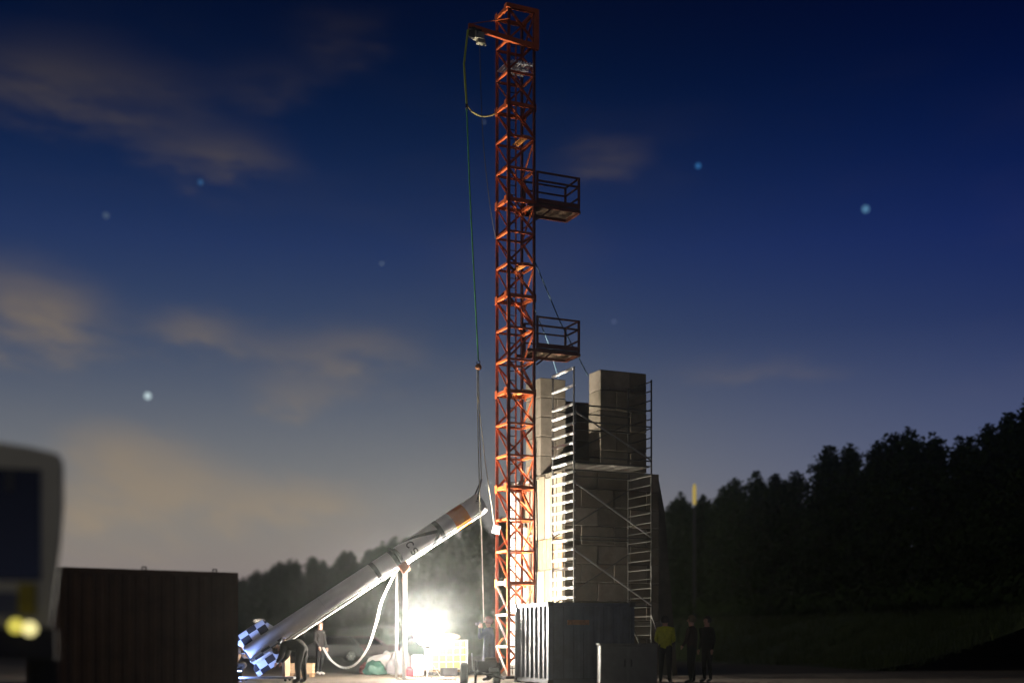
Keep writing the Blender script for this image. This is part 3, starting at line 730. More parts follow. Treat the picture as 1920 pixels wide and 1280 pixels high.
# ------------------------------------------------------------------ the bright work light
LC = P(803, 1186, 38.35)
wl = empty('work_light', (LC.x, LC.y, 0), 'blinding white balloon work light on a tripod under the rocket', 'work light')
WARM = (1, .91, .79)
M_glow = mat('balloon_glow', (.9, .9, .9), .5, 0, 0, emit=(WARM, 5200)); M_skirt = mat('balloon_skirt', (.9, .9, .9), .5, 0, 0, emit=(WARM, 340))
b = MB(); b.ell(LC, (.44, .40, .38), 18, 12)                          # clear crown above, diffusing skirt below
for i, f in enumerate(b.f): b.mi[i] = 0 if sum(b.v[k][2] for k in f)/len(f) > LC.z+.38*.52 else 1
build(b, 'glowing_balloon', [M_glow, M_skirt], wl, smooth=True)
bar('mast', Vector((LC.x, LC.y, .35)), LC-Z*.37, .04, M_steel, wl, kind='tube')
b = MB(); b.lathe([(.05, -.05), (.16, 0), (.16, .03), (.03, .05)], LC-Z*.39, n=18); build(b, 'collar', M_dark, wl, smooth=True)
for k in range(3):
    a = 2*math.pi*k/3+.5; bar('leg', Vector((LC.x, LC.y, .62)), Vector((LC.x+.45*math.cos(a), LC.y+.45*math.sin(a), .0)), .03, M_steel, wl, kind='tube')
# small cold lamp at the rocket tail
lc = P(446, 1262, 35.6); lc.z = .22
l2 = empty('tail_lamp', (lc.x, lc.y, 0), 'small cold blue work lamp on the ground at the rocket tail', 'work lamp')
b = MB(); rl = Matrix.Rotation(R(12), 3, 'Z') @ Matrix.Rotation(R(-52), 3, 'X'); b.box(lc, (.22, .16, .05), rl); build(b, 'housing', M_dark, l2, bevel=.01)
b = MB(); b.box(lc+rl @ Vector((0, 0, .035)), (.19, .13, .016), rl); build(b, 'led_panel', mat('led_blue', (.5, .6, .9), .5, emit=((.26, .40, 1.0), 800)), l2)
bar('stand', lc+Vector((-.11, .02, -.18)), lc+Vector((.11, .02, -.18)), .03, M_dark, l2); bar('stand', lc+Vector((0, .02, -.18)), lc+Vector((0, .02, -.02)), .03, M_dark, l2)

# ------------------------------------------------------------------ liquid tank (caged), barrel, heap
D = 42.6; ib = G(836, D); yaw = R(18); ri = Matrix.Rotation(yaw, 3, 'Z')
it = empty('caged_tank', ib, 'cream plastic liquid tank in a wire cage on a pallet', 'tank', rz=yaw)
I = lambda x, y, z: ib+ri @ Vector((x, y, z))
M_ibc = mat('tank_plastic', (.24, .17, .05), .45, 0, .05, 2, trans=.15)
b = MB(); b.box(I(0, 0, .68), (1.12, .92, 1.0), ri); build(b, 'bottle', M_ibc, it, bevel=.06)
b = MB(); b.lathe([(.09, 0), (.09, .05), (.07, .06)], I(0, 0, 1.17), n=16); build(b, 'filler_cap', M_rk, it)
for s in (-.5, 0, .5):
    b = MB(); b.box(I(s, 0, .07), (.12, .98, .1), ri); build(b, 'pallet_foot', M_dark, it)
for s in range(5):
    b = MB(); b.box(I(0, -.42+s*.21, .14), (1.2, .16, .03), ri); build(b, 'pallet_board', M_wood, it)
cb_ = lambda p, q: bar('cage_bar', p, q, .028, M_steel, it, kind='tube')
for k in range(5):
    z = .22+k*.235
    for s in (-1, 1): cb_(I(-.6, s*.5, z), I(.6, s*.5, z)); cb_(I(s*.6, -.5, z), I(s*.6, .5, z))
for k in range(6):
    x = -.6+k*.24
    for s in (-1, 1): cb_(I(x, s*.5, .15), I(x, s*.5, 1.18))
for k in range(1, 5):
    y = -.5+k*.2
    for s in (-1, 1): cb_(I(s*.6, y, .15), I(s*.6, y, 1.18))
b = MB(); b.box(I(-.1, -.75, .12), (.5, .32, .24), ri); b.box(I(-.1, -.75, .25), (.56, .38, .025), ri); tag(build(b, 'plastic_tray', M_dark, bevel=.012), 'dark plastic tray in front of the caged tank', 'tray')
b = MB(); b.ell(I(.1, 0, 1.28), (.38, .3, .12), 14, 8, fn=lambda d: 1+.25*noise.noise(d*2.3)); tag(build(b, 'folded_cloth', mat('cloth_tan', (.6, .42, .25), .9), smooth=True), 'crumpled tan cloth on top of the caged tank', 'cloth')
c = G(783, 41.2); pr = []
for k in range(13): pr += [(.19, .03+k*.05), (.205, .03+k*.05+.025)]
b = MB(); b.lathe([(.15, 0)]+pr+[(.15, .70)], c, n=26); tag(build(b, 'ribbed_drum', M_white, smooth=True), 'white ribbed plastic drum beside the caged tank', 'drum')
def lump(name, px, D, r, m, lb, cat, sd):
    c = G(px, D); b = MB(); b.ell(c+Z*r[2]*.35, r, 24, 14, fn=lambda d: 1+.35*noise.noise(d*1.9+Vector((sd, 0, 0)))+.12*noise.noise(d*5+Vector((sd, 3, 0))))
    b.v = [(x, y, max(z, .0)) for x, y, z in b.v]; return tag(build(b, name, m, smooth=True), lb, cat)
lump('tarpaulin', 727, 44.2, (.75, .5, .52), mat('tarp_white', (.30, .27, .26), .7), 'crumpled pale tarpaulin on the ground behind the hanging chains', 'tarpaulin', 1)
lump('sack', 703, 43.4, (.36, .3, .34), mat('sack_green', (.02, .07, .05), .7), 'green sack beside the pale tarpaulin', 'sack', 5)
lump('sack', 692, 44.6, (.32, .3, .3), mat('sack_red', (.30, .06, .06), .7), 'dark red sack behind the green one', 'sack', 8)
lump('folded_sheet', 752, 43.6, (.42, .36, .62), mat('sheet_grey', (.22, .20, .21), .8), 'grey peaked plastic sheet near the white drum', 'sheet', 11)
c = G(768, 40.9); t = empty('fuel_can', c, 'small red fuel can on the ground by the white drum', 'fuel can')
b = MB(); b.box(c+Z*.13, (.26, .15, .25)); build(b, 'can', mat('can_red', (.5, .02, .03), .4), t, bevel=.03)
b = MB(); b.tube([c+Vector((-.07, 0, .24)), c+Vector((-.05, 0, .30)), c+Vector((.05, 0, .30)), c+Vector((.07, 0, .24))], .015, 7); build(b, 'handle', mat('can_red', (.5, .02, .03)), t)
b = MB(); b.tube([c+Vector((.1, 0, .23)), c+Vector((.14, 0, .31))], .02, 8); build(b, 'spout', M_black, t)

# wooden crate on a pallet behind the bending man
c = G(567, 40.2); t = empty('wooden_pallet', c, 'small wooden pallet under a crate near the rocket tail', 'pallet')
for s in (-.3, 0, .3):
    b = MB(); b.box(c+Vector((s, 0, .05)), (.09, .5, .09)); build(b, 'block', M_wood, t)
for s in range(4):
    b = MB(); b.box(c+Vector((0, -.2+s*.13, .11)), (.78, .1, .025)); build(b, 'slat', M_wood, t)
t = empty('wooden_crate', c+Z*.125, 'pale wooden crate standing on the small pallet', 'crate')
for k in range(3):
    for s, d in ((-1, (.7, .02, .085)), (1, (.7, .02, .085))):
        b = MB(); b.box(c+Vector((0, s*.2, .175+k*.095)), d); build(b, 'plank', mat('crate_wood', (.55, .36, .20), .7), t)
        b = MB(); b.box(c+Vector((s*.34, 0, .175+k*.095)), (.02, .38, .085)); build(b, 'plank', mat('crate_wood', (.55, .36, .2)), t)
b = MB(); b.box(c+Vector((0, 0, .14)), (.66, .38, .02)); build(b, 'base', M_wood, t)
b = MB(); b.box(c+Vector((0, 0, .43)), (.74, .46, .02)); build(b, 'lid', mat('crate_wood', (.55, .36, .2)), t)

# dark two-wheeled generator cart in front of the mast
c = G(905, 32.6); t = empty('generator_cart', c, 'dark two-wheeled generator cart at the foot of the mast', 'cart')
for dx_ in (-.47, .36):
    w_ = c+Vector((dx_, -.05, .29)); b = MB()
    b.lathe([(.17, -.09), (.25, -.095), (.285, -.06), (.29, 0), (.285, .06), (.25, .095), (.17, .09)], w_, 0, 28); wh = build(b, 'wheel', M_black, t, smooth=True)
    b = MB(); b.lathe([(.03, -.07), (.06, -.075), (.165, -.05), (.165, .05), (.06, .06), (.03, .06)], w_, 0, 20); build(b, 'rim', M_steel, wh, smooth=True)
bar('axle', c+Vector((-.5, -.05, .29)), c+Vector((.4, -.05, .29)), .05, M_dark, t, kind='tube')
b = MB(); b.box(c+Vector((.12, 0, .50)), (.5, .55, .26)); b.box(c+Vector((.2, .02, .66)), (.3, .36, .1)); build(b, 'engine', mat('engine_black', (.03, .027, .025), .5), t, bevel=.03)
for s in (-.25, .28): bar('frame_tube', c+Vector((-.32, s, .36)), c+Vector((.42, s, .36)), .045, M_dark, t, kind='tube')
for s in (-.25, .28): bar('frame_tube', c+Vector((-.18, s, .0)), c+Vector((-.18, s, .62)), .05, M_dark, t, kind='tube')
bar('frame_tube', c+Vector((-.18, -.25, .62)), c+Vector((-.18, .28, .62)), .05, M_dark, t, kind='tube')
bar('pull_handle', c+Vector((-.2, -.2, .36)), c+Vector((.55, -.8, .18)), .04, M_dark, t, kind='tube'); bar('crank', c+Vector((-.26, .1, .4)), c+Vector((-.28, .1, .82)), .03, M_steel, t, kind='tube')
b = MB(); b.lathe([(.03, -.12), (.055, -.1), (.055, .1), (.03, .12)], c+Vector((.28, -.3, .40)), 0, 14); build(b, 'silencer', M_steel, t, smooth=True)

# ------------------------------------------------------------------ people
def person(label, pos, rz, J, cloth, legs, hair, group=None, hood=False, shoes=(.05, .05, .05), coat=0, extra=None, thick=1.0):
    """J overrides joints (forward = +x, left = +y)"""
    J0 = dict(pelvis=(0, 0, .95), spine=(0, 0, 1.15), chest=(0, 0, 1.36), neck=(0, 0, 1.52), jaw=(.02, 0, 1.59), head=(.015, 0, 1.68), crown=(0, 0, 1.745))
    for s, n_ in ((1, 'l'), (-1, 'r')):
        J0.update({'sho_'+n_: (0, s*.19, 1.43), 'elb_'+n_: (-.02, s*.25, 1.15), 'wri_'+n_: (.06, s*.26, .91), 'hip_'+n_: (0, s*.10, .88),
                   'kne_'+n_: (.02, s*.11, .49), 'ank_'+n_: (-.02, s*.12, .09), 'toe_'+n_: (.15, s*.14, .035)})
    J0.update(J); J = {k: Vector(v) for k, v in J0.items()}
    rad = dict(pelvis=.15, spine=.14, chest=.16, neck=.06, jaw=.075, head=.098, crown=.07, sho=.075, elb=.052, wri=.034, hip=.095, kne=.065, ank=.045, toe=.042)
    E_ = [('pelvis', 'spine'), ('spine', 'chest'), ('chest', 'neck'), ('neck', 'jaw'), ('jaw', 'head'), ('head', 'crown')]
    for s in 'lr': E_ += [('chest', 'sho_'+s), ('sho_'+s, 'elb_'+s), ('elb_'+s, 'wri_'+s), ('pelvis', 'hip_'+s), ('hip_'+s, 'kne_'+s), ('kne_'+s, 'ank_'+s), ('ank_'+s, 'toe_'+s)]
    names = list(J); me = bpy.data.meshes.new('sk'); me.from_pydata([J[k] for k in names], [(names.index(a), names.index(c)) for a, c in E_], [])
    tmp = bpy.data.objects.new('sk', me); col.objects.link(tmp); md = tmp.modifiers.new('s', 'SKIN')
    for i, k in enumerate(names):
        r = rad[k.split('_')[0]]*(thick if k.split('_')[0] not in ('head', 'jaw', 'crown', 'neck', 'wri') else 1)
        sv_ = me.skin_vertices[0].data[i]; sv_.radius = (r, r*(1.12 if k in ('chest', 'pelvis', 'spine') else 1)); sv_.use_root = (k == 'pelvis')
    md.use_smooth_shade = True
    sb = tmp.modifiers.new('u', 'SUBSURF'); sb.levels = 2
    dg = bpy.context.evaluated_depsgraph_get(); em = bpy.data.meshes.new_from_object(tmp.evaluated_get(dg)); em.name = 'body'
    bpy.data.objects.remove(tmp)
    mats_ = [mat('cloth_'+'%.2f_%.2f_%.2f' % cloth, cloth, .85, 0, .3, 14, .4, 60), mat('legs_'+'%.2f_%.2f_%.2f' % legs, legs, .85, 0, .3, 14, .4, 60), M_skin, mat('shoe_'+'%.2f' % shoes[0], shoes, .6),
             mat('eye_dark', (.02, .02, .02), .3)]
    # region materials by nearest bone
    segs = []
    for a, c in E_:
        ka, kc = a.split('_')[0], c.split('_')[0]
        reg = 0
        if kc in ('jaw', 'head', 'crown'): reg = 2
        elif kc == 'neck': reg = 0
        elif kc in ('kne', 'ank', 'hip'): reg = 1
        elif kc == 'toe': reg = 3
        segs.append((J[a], J[c], reg))
    bm = bmesh.new(); bm.from_mesh(em)
    for f in bm.faces:
        p = f.calc_center_median(); best = 9; rg = 0
        for a, c, reg in segs:
            d = c-a; t_ = max(0, min(1, (p-a).dot(d)/d.length_squared)); dd = (p-(a+d*t_)).length
            if dd < best: best, rg = dd, reg
        f.material_index = rg; f.smooth = True
    bm.to_mesh(em); bm.free()
    root = empty('person', pos, label, 'person', group, rz)
    for m in mats_: em.materials.append(m)
    # hands with five fingers, face features
    b = MB()
    for s in 'lr':
        wv, ev = J['wri_'+s], J['elb_'+s]; d = (wv-ev).normalized(); sd_ = d.cross(Vector((1, 0, .3))).normalized(); up = d.cross(sd_)
        b.ell(wv+d*.05, (.038, .038, .042), 8, 6, 2)
        for k, ln in enumerate((.065, .078, .072, .055)):
            o = wv+d*.075+sd_*(.027-k*.018); b.tube([o, o+d*ln*.55+up*.006, o+d*ln+up*.03], [.0095, .009, .007], 6, 2)
        o = wv+d*.03+sd_*.034; b.tube([o, o+d*.03+sd_*.02+up*.01, o+d*.06+sd_*.022+up*.025], [.012, .011, .008], 6, 2)
    hd = (J['crown']-J['jaw']).normalized(); hc = J['head']; fw = Vector((1, 0, 0)); fw = (fw-hd*fw.dot(hd)).normalized(); sw = hd.cross(fw)
    b.tube([hc+fw*.088+hd*.01, hc+fw*.122-hd*.025, hc+fw*.09-hd*.035], [.008, .014, .012], 6, 2)
    for s in (-1, 1):
        b.ell(hc+fw*.083+sw*s*.034+hd*.015, (.013, .013, .01), 8, 6, 4); b.ell(hc+sw*s*.098-hd*.005, (.018, .012, .03), 8, 6, 2)
    b.tube([hc+fw*.085-hd*.06+sw*.024, hc+fw*.094-hd*.06, hc+fw*.085-hd*.06-sw*.024], .005, 5, 4)
    bm = bmesh.new(); bm.from_mesh(em)
    vs = [bm.verts.new(v) for v in b.v]
    for f, mi in zip(b.f, b.mi):
        try: ff = bm.faces.new([vs[i] for i in f]); ff.material_index = mi; ff.smooth = True
        except ValueError: pass
    bmesh.ops.recalc_face_normals(bm, faces=bm.faces); bm.to_mesh(em); bm.free()
    link(bpy.data.objects.new('body', em), root)
    # hair or hood
    b = MB(); c = hc+hd*.02-fw*.012; g = 1.22 if hood else 1.07
    Mh = Matrix((fw, sw, hd)).transposed()
    e = MB(); e.ell((0, 0, 0), (.113*g, .108*g, .118*g), 18, 12)
    e.v = [tuple(c+Mh @ Vector((x if x < .03 else .03+(x-.03)*(.35 if z < .05 else 1), y, z if z > -.07 else -.07))) for x, y, z in e.v]
    build(e, 'hood' if hood else 'hair', mat('hair_'+'%.2f_%.2f' % hair[:2], hair, .8, 0, .3, 40), root, False, True)
    if coat:
        b = MB(); p = J['pelvis']; n = 20; ch = J['chest']
        prof_ = [(ch+(p-ch)*.1, .19), ((ch+p)/2, .185), (p, .20), (p-Z*coat*.5, .215), (p-Z*coat, .23)]
        for q, r in prof_:
            for k in range(n): a = 2*math.pi*k/n; b.v.append(tuple(q+Vector((math.cos(a)*r*.82, math.sin(a)*r, 0))))
        for i in range(len(prof_)-1):
            for k in range(n): b.f.append((i*n+k, i*n+(k+1) % n, (i+1)*n+(k+1) % n, (i+1)*n+k)); b.mi.append(0)
        build(b, 'coat', mats_[0], root, False, True)
    return root
# standing man holding the chain
wp = Vector((hand.x, hand.y, hand.z)); sp_ = G(600, 42.9)
lh = Matrix.Rotation(R(20), 3, 'Z') @ Vector((0, 0, 0))
person('man in dark grey clothes and white shoes holding the sagging chain', sp_, R(-35), {
    'wri_r': (.16, -.22, .95), 'elb_r': (.02, -.26, 1.17), 'wri_l': (.10, .22, .92), 'ank_l': (-.10, .12, .09), 'toe_l': (.07, .14, .035), 'kne_l': (-.02, .11, .49)},
    (.022, .02, .02), (.012, .012, .013), (.06, .04, .03), shoes=(.6, .58, .55))
# bending man at the tail
person('man in black bending down over the rocket tail', G(563, 34.4), R(168), {
    'pelvis': (-.05, 0, .96), 'spine': (.13, 0, 1.06), 'chest': (.36, 0, 1.06), 'neck': (.52, 0, .99), 'jaw': (.58, 0, .93), 'head': (.66, 0, .91), 'crown': (.73, 0, .90),
    'sho_l': (.40, .19, 1.0), 'sho_r': (.40, -.19, 1.0), 'elb_l': (.46, .23, .72), 'elb_r': (.46, -.23, .72), 'wri_l': (.60, .18, .55), 'wri_r': (.60, -.18, .55),
    'hip_l': (-.06, .11, .90), 'hip_r': (-.06, -.11, .90), 'kne_l': (.0, .20, .50), 'kne_r': (0, -.20, .50), 'ank_l': (-.04, .24, .09), 'ank_r': (-.04, -.24, .09), 'toe_l': (.12, .27, .035), 'toe_r': (.12, -.27, .035)},
    (.045, .038, .03), (.03, .028, .026), (.05, .035, .02), thick=1.4)
# person with camera by the mast
cp = G(917, 36.4); cr_ = R(160)
pc = person('person in long navy coat raising a camera beside the mast', cp, cr_, {
    'elb_l': (.20, .24, 1.20), 'wri_l': (.25, .10, 1.50), 'elb_r': (.22, -.26, 1.21), 'wri_r': (.25, -.10, 1.50), 'head': (.03, 0, 1.68), 'jaw': (.03, 0, 1.59)},
    (.035, .045, .085), (.03, .03, .04), (.16, .06, .035), hood=True, coat=.42, thick=1.15)
cc = cp+Matrix.Rotation(cr_, 3, 'Z') @ Vector((.30, 0, 1.62)); rcam = Matrix.Rotation(cr_, 3, 'Z')
kt = empty('camera', cc-Z*.05, 'small black camera held up by the person in navy', 'camera', rz=cr_)
b = MB(); b.box(cc, (.06, .14, .09), rcam); b.box(cc+Z*.055, (.05, .06, .03), rcam); build(b, 'body', M_black, kt, bevel=.008)
b = MB(); b.tube([cc+rcam @ Vector((.02, 0, 0)), cc+rcam @ Vector((.11, 0, 0))], [.035, .04], 14); build(b, 'lens', M_steel, kt, smooth=True)
# hi-vis worker and companion by the stand
person('worker in a yellow high visibility jacket right of the grey cabinet', G(1247, 34.7), R(75), {'wri_l': (.18, .16, 1.08), 'wri_r': (.2, -.1, 1.08)}, (.50, .52, .02), (.02, .02, .022), (.03, .025, .02), thick=1.15)
person('person in dark maroon jacket and tan cap next to the worker in yellow', G(1297, 34.1), R(150), {'wri_l': (.22, .1, 1.0), 'elb_l': (.05, .25, 1.15)}, (.035, .014, .014), (.012, .011, .011), (.16, .12, .06))
person('person in black standing behind the one in maroon', G(1326, 34.8), R(215), {}, (.009, .009, .011), (.007, .007, .008), (.02, .015, .01))
person('crouching helper in tan cap half hidden behind the brown container', G(438, 36.9), R(10), {
    'pelvis': (-.05, 0, .45), 'spine': (.05, 0, .62), 'chest': (.15, 0, .80), 'neck': (.22, 0, .95), 'jaw': (.26, 0, 1.0), 'head': (.27, 0, 1.09), 'crown': (.27, 0, 1.15),
    'sho_l': (.17, .19, .88), 'sho_r': (.17, -.19, .88), 'elb_l': (.32, .24, .66), 'elb_r': (.32, -.24, .66), 'wri_l': (.55, .18, .70), 'wri_r': (.55, -.18, .70),
    'hip_l': (-.03, .1, .42), 'hip_r': (-.03, -.1, .42), 'kne_l': (.33, .16, .50), 'kne_r': (.36, -.16, .46), 'ank_l': (.05, .14, .09), 'ank_r': (.08, -.14, .09), 'toe_l': (.22, .15, .035), 'toe_r': (.25, -.15, .035)},
    (.20, .12, .06), (.05, .04, .03), (.55, .33, .15))

# ------------------------------------------------------------------ brown steel container, left foreground
q0 = G(113, 25.5); q1 = G(446, 27.7); d0 = (q1-q0); LB = d0.length; d0.normalize(); n0 = Vector((-d0.y, d0.x, 0)); HB = 2.6
bc = empty('steel_container', (q0+q1)/2+n0, 'big dark brown steel container beside the truck', 'container')
M_brn = mat('rusty_brown', (.13, .066, .036), .8, 0, .4, 1.6, .3, 12, (.085, .043, .026))
ct_old = ct; ct = bc
rb = Matrix.Rotation(math.atan2(d0.y, d0.x), 3, 'Z'); KB = lambda a, c, z: q0+d0*a+n0*c+Z*z
cpanel('side_panel', LB-.2, .27, lambda a, d, z: KB(.1+a, .02+d*.5, z), .12, HB-.1, M_brn)
cpanel('side_panel', LB-.2, .27, lambda a, d, z: KB(.1+a, 2.42-d*.5, z), .12, HB-.1, M_brn)
cpanel('end_panel', 2.24, .27, lambda a, d, z: KB(LB-.03-d*.5, .1+a, z), .12, HB-.1, M_brn)
cpanel('end_panel', 2.24, .27, lambda a, d, z: KB(.03+d*.5, .1+a, z), .12, HB-.1, M_brn)
for a in (.06, LB-.06):
    for c in (.06, 2.38):
        bar('corner_post', KB(a, c, 0), KB(a, c, HB), .13, M_brn, bc, up=d0)
for z in (.07, HB-.055):
    for c in (.06, 2.38): bar('rail', KB(.12, c, z), KB(LB-.12, c, z), .1, M_brn, bc, ht=.11)
    for a in (.06, LB-.06): bar('rail', KB(a, .12, z), KB(a, 2.32, z), .1, M_brn, bc, ht=.11)
b = MB(); b.box(KB(LB/2, 1.22, HB-.12), (LB-.1, 2.3, .04), rb); build(b, 'roof', M_brn, bc)
for f in (.45, .86):
    b = MB(); b.tube([KB(LB*f, .1, HB-.02), KB(LB*f, .1, HB+.06), KB(LB*f+.08, .1, HB+.06), KB(LB*f+.08, .1, HB-.02)], .018, 6); build(b, 'lifting_eye', M_dark, bc)
ct = ct_old

# ------------------------------------------------------------------ cream truck cab at the left edge
tk = empty('parked_truck', G(-60, 13.6), 'cream truck with big dark window and glowing yellow lamps', 'truck')
M_cream = mat('truck_cream', (.80, .74, .50), .45, 0, .1, 2)
M_glass = mat('dark_glass', (.012, .013, .012), .12)
fy = 13.5; X = lambda px: (px-960)/F*fy
ZT = lambda py: H+(YH-py)/F*fy
xr, xl = X(121), X(121)-2.35
outl = [(xr-.13, ZT(1178)), (xr-.03, ZT(1030)), (xr, ZT(950)), (xr-.005, ZT(868)), (xr-.06, ZT(850)), (xr-.34, ZT(840)), (xr-.75, ZT(832))]
cxm = (xl+xr)/2; full = outl+[(2*cxm-x, z) for x, z in reversed(outl)]
b = MB(); b.prism(full, fy, fy+2.1, lambda a, z, y: Vector((a, y, z))); build(b, 'cab', M_cream, tk, bevel=.035)
x1_, x0_ = X(79), 2*cxm-X(79); b = MB(); b.box(((x0_+x1_)/2, fy-.005, (ZT(882)+ZT(1088))/2), (x1_-x0_, .03, ZT(882)-ZT(1088))); ww = build(b, 'window', M_glass, tk, bevel=.012)
b = MB(); b.box((X(25), fy-.03, ZT(905)), (.07, .03, .22)); build(b, 'wiper_arm', mat('trim_grey', (.10, .10, .085), .6), ww)
for a, c, y0_, y1_, mm, nm in ((40, 71, 1094, 1152, mat('panel_yellow', (.50, .40, .02), .5), 'yellow_panel'), (-40, 38, 1110, 1152, mat('panel_grey', (.16, .17, .21), .5), 'grille_panel')):
    b = MB(); b.box(((X(a)+X(c))/2, fy-.012, (ZT(y0_)+ZT(y1_))/2), (X(c)-X(a), .04, ZT(y0_)-ZT(y1_))); build(b, nm, mm, tk, bevel=.008)
for lx, ly, em in ((36, 1173, ((.95, .82, .13), .75)), (60, 1178, ((1, .88, .38), 1.1))):
    lpos = Vector((X(lx), fy-.06, ZT(ly))); b = MB(); b.lathe([(.04, .06), (.085, .03), (.088, -.01), (.08, -.02)], lpos, 1, 24); lm = build(b, 'lamp', M_dark, tk, smooth=True)
    b = MB(); b.ell(lpos-Vector((0, .03, 0)), (.078, .03, .078), 18, 10); build(b, 'lamp_lens', mat('lamp_yellow_%d' % lx, (.8, .7, .2), .3, emit=em), lm, smooth=True)
b = MB(); b.box((cxm, fy+.2, ZT(1178)-.16), (2.2, .5, .34)); build(b, 'bumper', M_dark, tk, bevel=.03)
b = MB(); b.box((cxm, fy+1.6, ZT(1178)-.25), (.9, 3.4, .4)); build(b, 'chassis', M_dark, tk)
for x in (xl+.2, xr-.2):
    for yy in (fy+.9, fy+2.9):
        b = MB(); b.lathe([(.28, -.15), (.45, -.16), (.5, -.1), (.5, .1), (.45, .16), (.28, .15)], (x, yy, .5), 0, 28); wh = build(b, 'wheel', M_black, tk, smooth=True)
        b = MB(); b.lathe([(.05, -.08), (.27, -.12), (.27, .12), (.05, .08)], (x, yy, .5), 0, 20); build(b, 'rim', M_steel, wh, smooth=True)

piv = Matrix.Translation((xr, fy, 0)) @ Matrix.Rotation(R(21), 4, 'Z') @ Matrix.Translation((-xr, -fy, 0))
tk.matrix_basis = piv @ tk.matrix_basis
# ------------------------------------------------------------------ parked cars behind the yard
def car(c, rz, m, label):
    t = empty('parked_car', c, label, 'car', 'cars parked behind the yard', rz)
    secs = [(-2.05, .45, .62, .70), (-1.95, .30, .80, .82), (-1.3, .25, .92, .86), (-.6, .25, .95, .87), (.7, .25, .95, .87), (1.4, .25, .92, .86), (1.95, .30, .78, .80), (2.08, .42, .62, .68)]
    b = MB()
    for x, z0, z1, hw in secs: b.v += [(x, -hw*.94, z0), (x, -hw, (z0+z1)/2), (x, -hw*.94, z1), (x, hw*.94, z1), (x, hw, (z0+z1)/2), (x, hw*.94, z0)]
    for i in range(len(secs)-1):
        for k in range(6): b.f.append((i*6+k, i*6+(k+1) % 6, (i+1)*6+(k+1) % 6, (i+1)*6+k)); b.mi.append(0)
    b.f += [tuple(range(6)), tuple(range((len(secs)-1)*6, len(secs)*6))]; b.mi += [0, 0]
    build(b, 'body', m, t, False, True)
    for nm, mm, pts, g in (('cabin', m, [(-1.85, .86), (-1.35, 1.42), (.15, 1.45), (1.05, .92)], .66), ('side_glass', M_glass, [(-1.55, .95), (-1.24, 1.36), (.10, 1.38), (.80, .96)], .675)):
        b = MB()
        for s in (-1, 1):
            for x, z in pts: b.v.append((x, s*(g-(z-.9)*.22+.12), z))
        b.f = [(0, 1, 2, 3), (4, 7, 6, 5), (0, 4, 5, 1), (1, 5, 6, 2), (2, 6, 7, 3), (3, 7, 4, 0)]; b.mi = [0]*6; build(b, nm, mm, t, False)
    for s, nm in ((-1, 'windscreen'), (1, 'windscreen')):
        b = MB(); xs = [(.22, 1.43), (.98, .95)] if s > 0 else [(-1.43, 1.38), (-1.80, .93)]
        for x, z in xs: b.v += [(x+.02*s, -(.74-(z-.9)*.22), z), (x+.02*s, .74-(z-.9)*.22, z)]
        b.f = [(0, 1, 3, 2)]; b.mi = [0]; build(b, nm if s > 0 else 'rear_window', M_glass, t, False)
    for x in (-1.3, 1.32):
        for s in (-1, 1):
            b = MB(); b.lathe([(.2, -.09), (.30, -.1), (.32, -.06), (.32, .06), (.30, .1), (.2, .09)], (x, s*.80, .32), 1, 22); wh = build(b, 'wheel', M_black, t, False, True)
            b = MB(); b.lathe([(.03, .085*s), (.05, .10*s)], (x, s*.80, .32), 1, 12)
            for k in range(6):
                a = k*math.pi/3; d = Vector((math.cos(a), 0, math.sin(a))); b.tube([Vector((x, s*.895, .32))+d*.03, Vector((x, s*.89, .32))+d*.2], .026, 5)
            b.tube([Vector((x+.205*math.cos(k*.35), s*.885, .32+.205*math.sin(k*.35))) for k in range(19)], .018, 5); build(b, 'rim', M_alu, wh, False)
    for x, nm, mm in ((2.03, 'headlight', M_alu), (-2.02, 'tail_light', mat('tail_red', (.4, .01, .01), .3))):
        for s in (-1, 1):
            b = MB(); b.box((x, s*.55, .66), (.1, .26, .12)); build(b, nm, mm, t, False, bevel=.02)
car(G(612, 72), R(192), mat('car_grey', (.02, .02, .022), .4, .2), 'dark grey car parked behind the standing man')
car(G(694, 76), R(8), mat('car_maroon', (.06, .008, .012), .4, .2), 'maroon car parked behind the hanging chains')
car(G(775, 80), R(188), mat('car_black', (.012, .014, .016), .4, .2), 'black car parked behind the work light')

# lit lamp post far behind the tail
c = G(486, 118); t = empty('street_lamp', c, 'lit lamp post far behind the rocket tail', 'street lamp'); ht = P(486, 1163, 118).z
bar('post', c, c+Z*ht, .12, mat('post_green', (.10, .16, .12), .6), t, kind='tube')
b = MB(); b.box(c+Vector((0, 0, ht+.06)), (1.0, .35, .10)); build(b, 'lamp_head', M_dark, t, bevel=.03)
b = MB(); b.box(c+Vector((0, -.02, ht-.02)), (.8, .34, .10)); build(b, 'lamp_panel', mat('lamp_warm', (.9, .8, .7), .5, emit=((1, .86, .66), 2.2)), t)
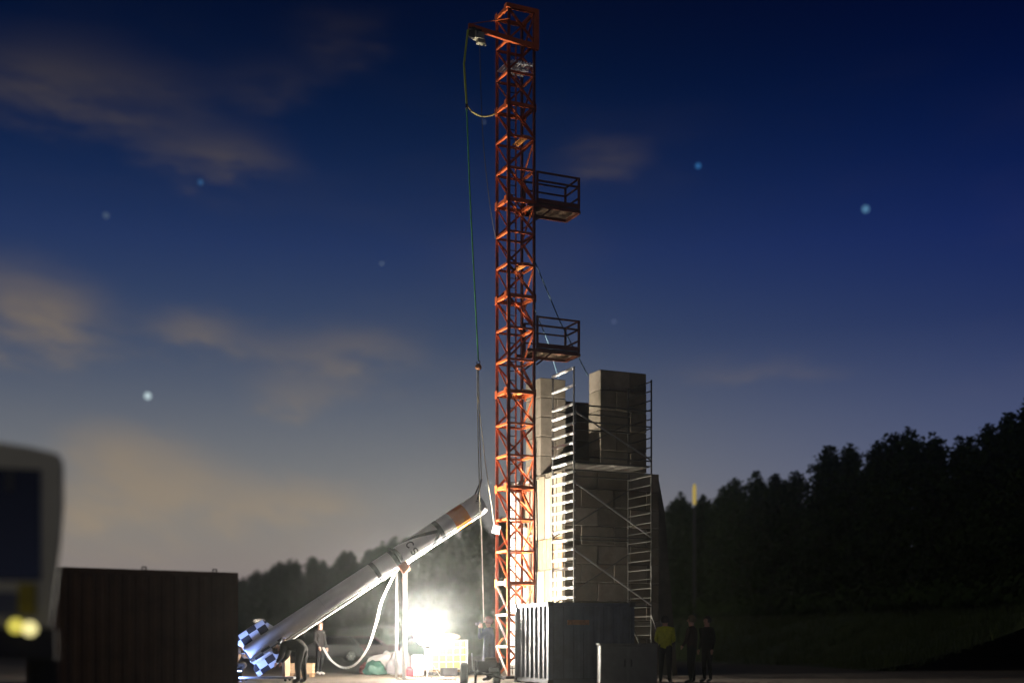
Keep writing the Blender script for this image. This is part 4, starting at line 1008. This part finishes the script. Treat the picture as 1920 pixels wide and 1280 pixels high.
# trunk top among the trees; its own glow stands for floodlight on it
c = G(1302, 88); t = empty('glowing_trunk', c, 'narrow trunk among the trees, floodlight on its top put in as yellow glow', 'mast')
bar('pole', c, P(1302, 950, 88), .2, M_dark, t, kind='tube')
b = MB(); p = P(1302, 927, 88); b.lathe([(.07, -.70), (.13, -.55), (.14, .4), (.10, .65), (.04, .75)], p, n=16); build(b, 'glow_column', mat('glow_amber', (.7, .5, .1), .5, emit=((.62, .46, .12), .5)), t, smooth=True)

# ------------------------------------------------------------------ stars, far outside the haze
for px, py, r, e, lb in ((277, 742, 7.0, (.50, .62, .66), 'bright white star above the brown container'), (199, 404, 6.0, (.055, .085, .15), 'faint blue white star above the truck'),
                         (376, 342, 4.5, (.03, .10, .24), 'small blue star beneath the long cloud'), (1309, 311, 4.8, (.03, .14, .36), 'small blue star right of the upper platform'),
                         (1623, 392, 7.0, (.08, .20, .34), 'large pale blue star in the dark right sky'), (716, 494, 1.6, (.35, .45, .55), 'tiny white star left of the green rope'),
                         (1151, 603, 3.0, (.10, .13, .24), 'tiny faint star right of the lower platform'), (908, 229, 1.5, (.25, .3, .4), 'tiny star just under the slack yellow rope')):
    v = P(px, py, 1900)-Vector((0, 0, H)); b = MB(); b.ell(v+Vector((0, 0, H)), (r*.75, r*.75, r*.75), 14, 9)
    tag(build(b, 'star', mat('star_%d' % px, (0, 0, 0), 1, emit=(e, 1.0)), smooth=True), lb, 'star')

# ------------------------------------------------------------------ haze added over the yard to give the work light its glare
b = MB(); b.box((0, 168, 10.3), (680, 450, 22.8)); hz = build(b, 'haze', [])
hm = bpy.data.materials.new('glare_haze'); hm.use_nodes = True; nn_ = hm.node_tree.nodes; nn_.remove(nn_['Principled BSDF'])
pv = nn_.new('ShaderNodeVolumePrincipled'); pv.inputs['Density'].default_value = .0006; pv.inputs['Color'].default_value = (.86, .92, .90, 1); pv.inputs['Anisotropy'].default_value = .94
hm.node_tree.links.new(pv.outputs[0], nn_['Material Output'].inputs['Volume'])
hz.data.materials.clear(); hz.data.materials.append(hm); tag(hz, 'thin haze added over the whole yard for the glare of the work light', 'haze', kind='stuff')
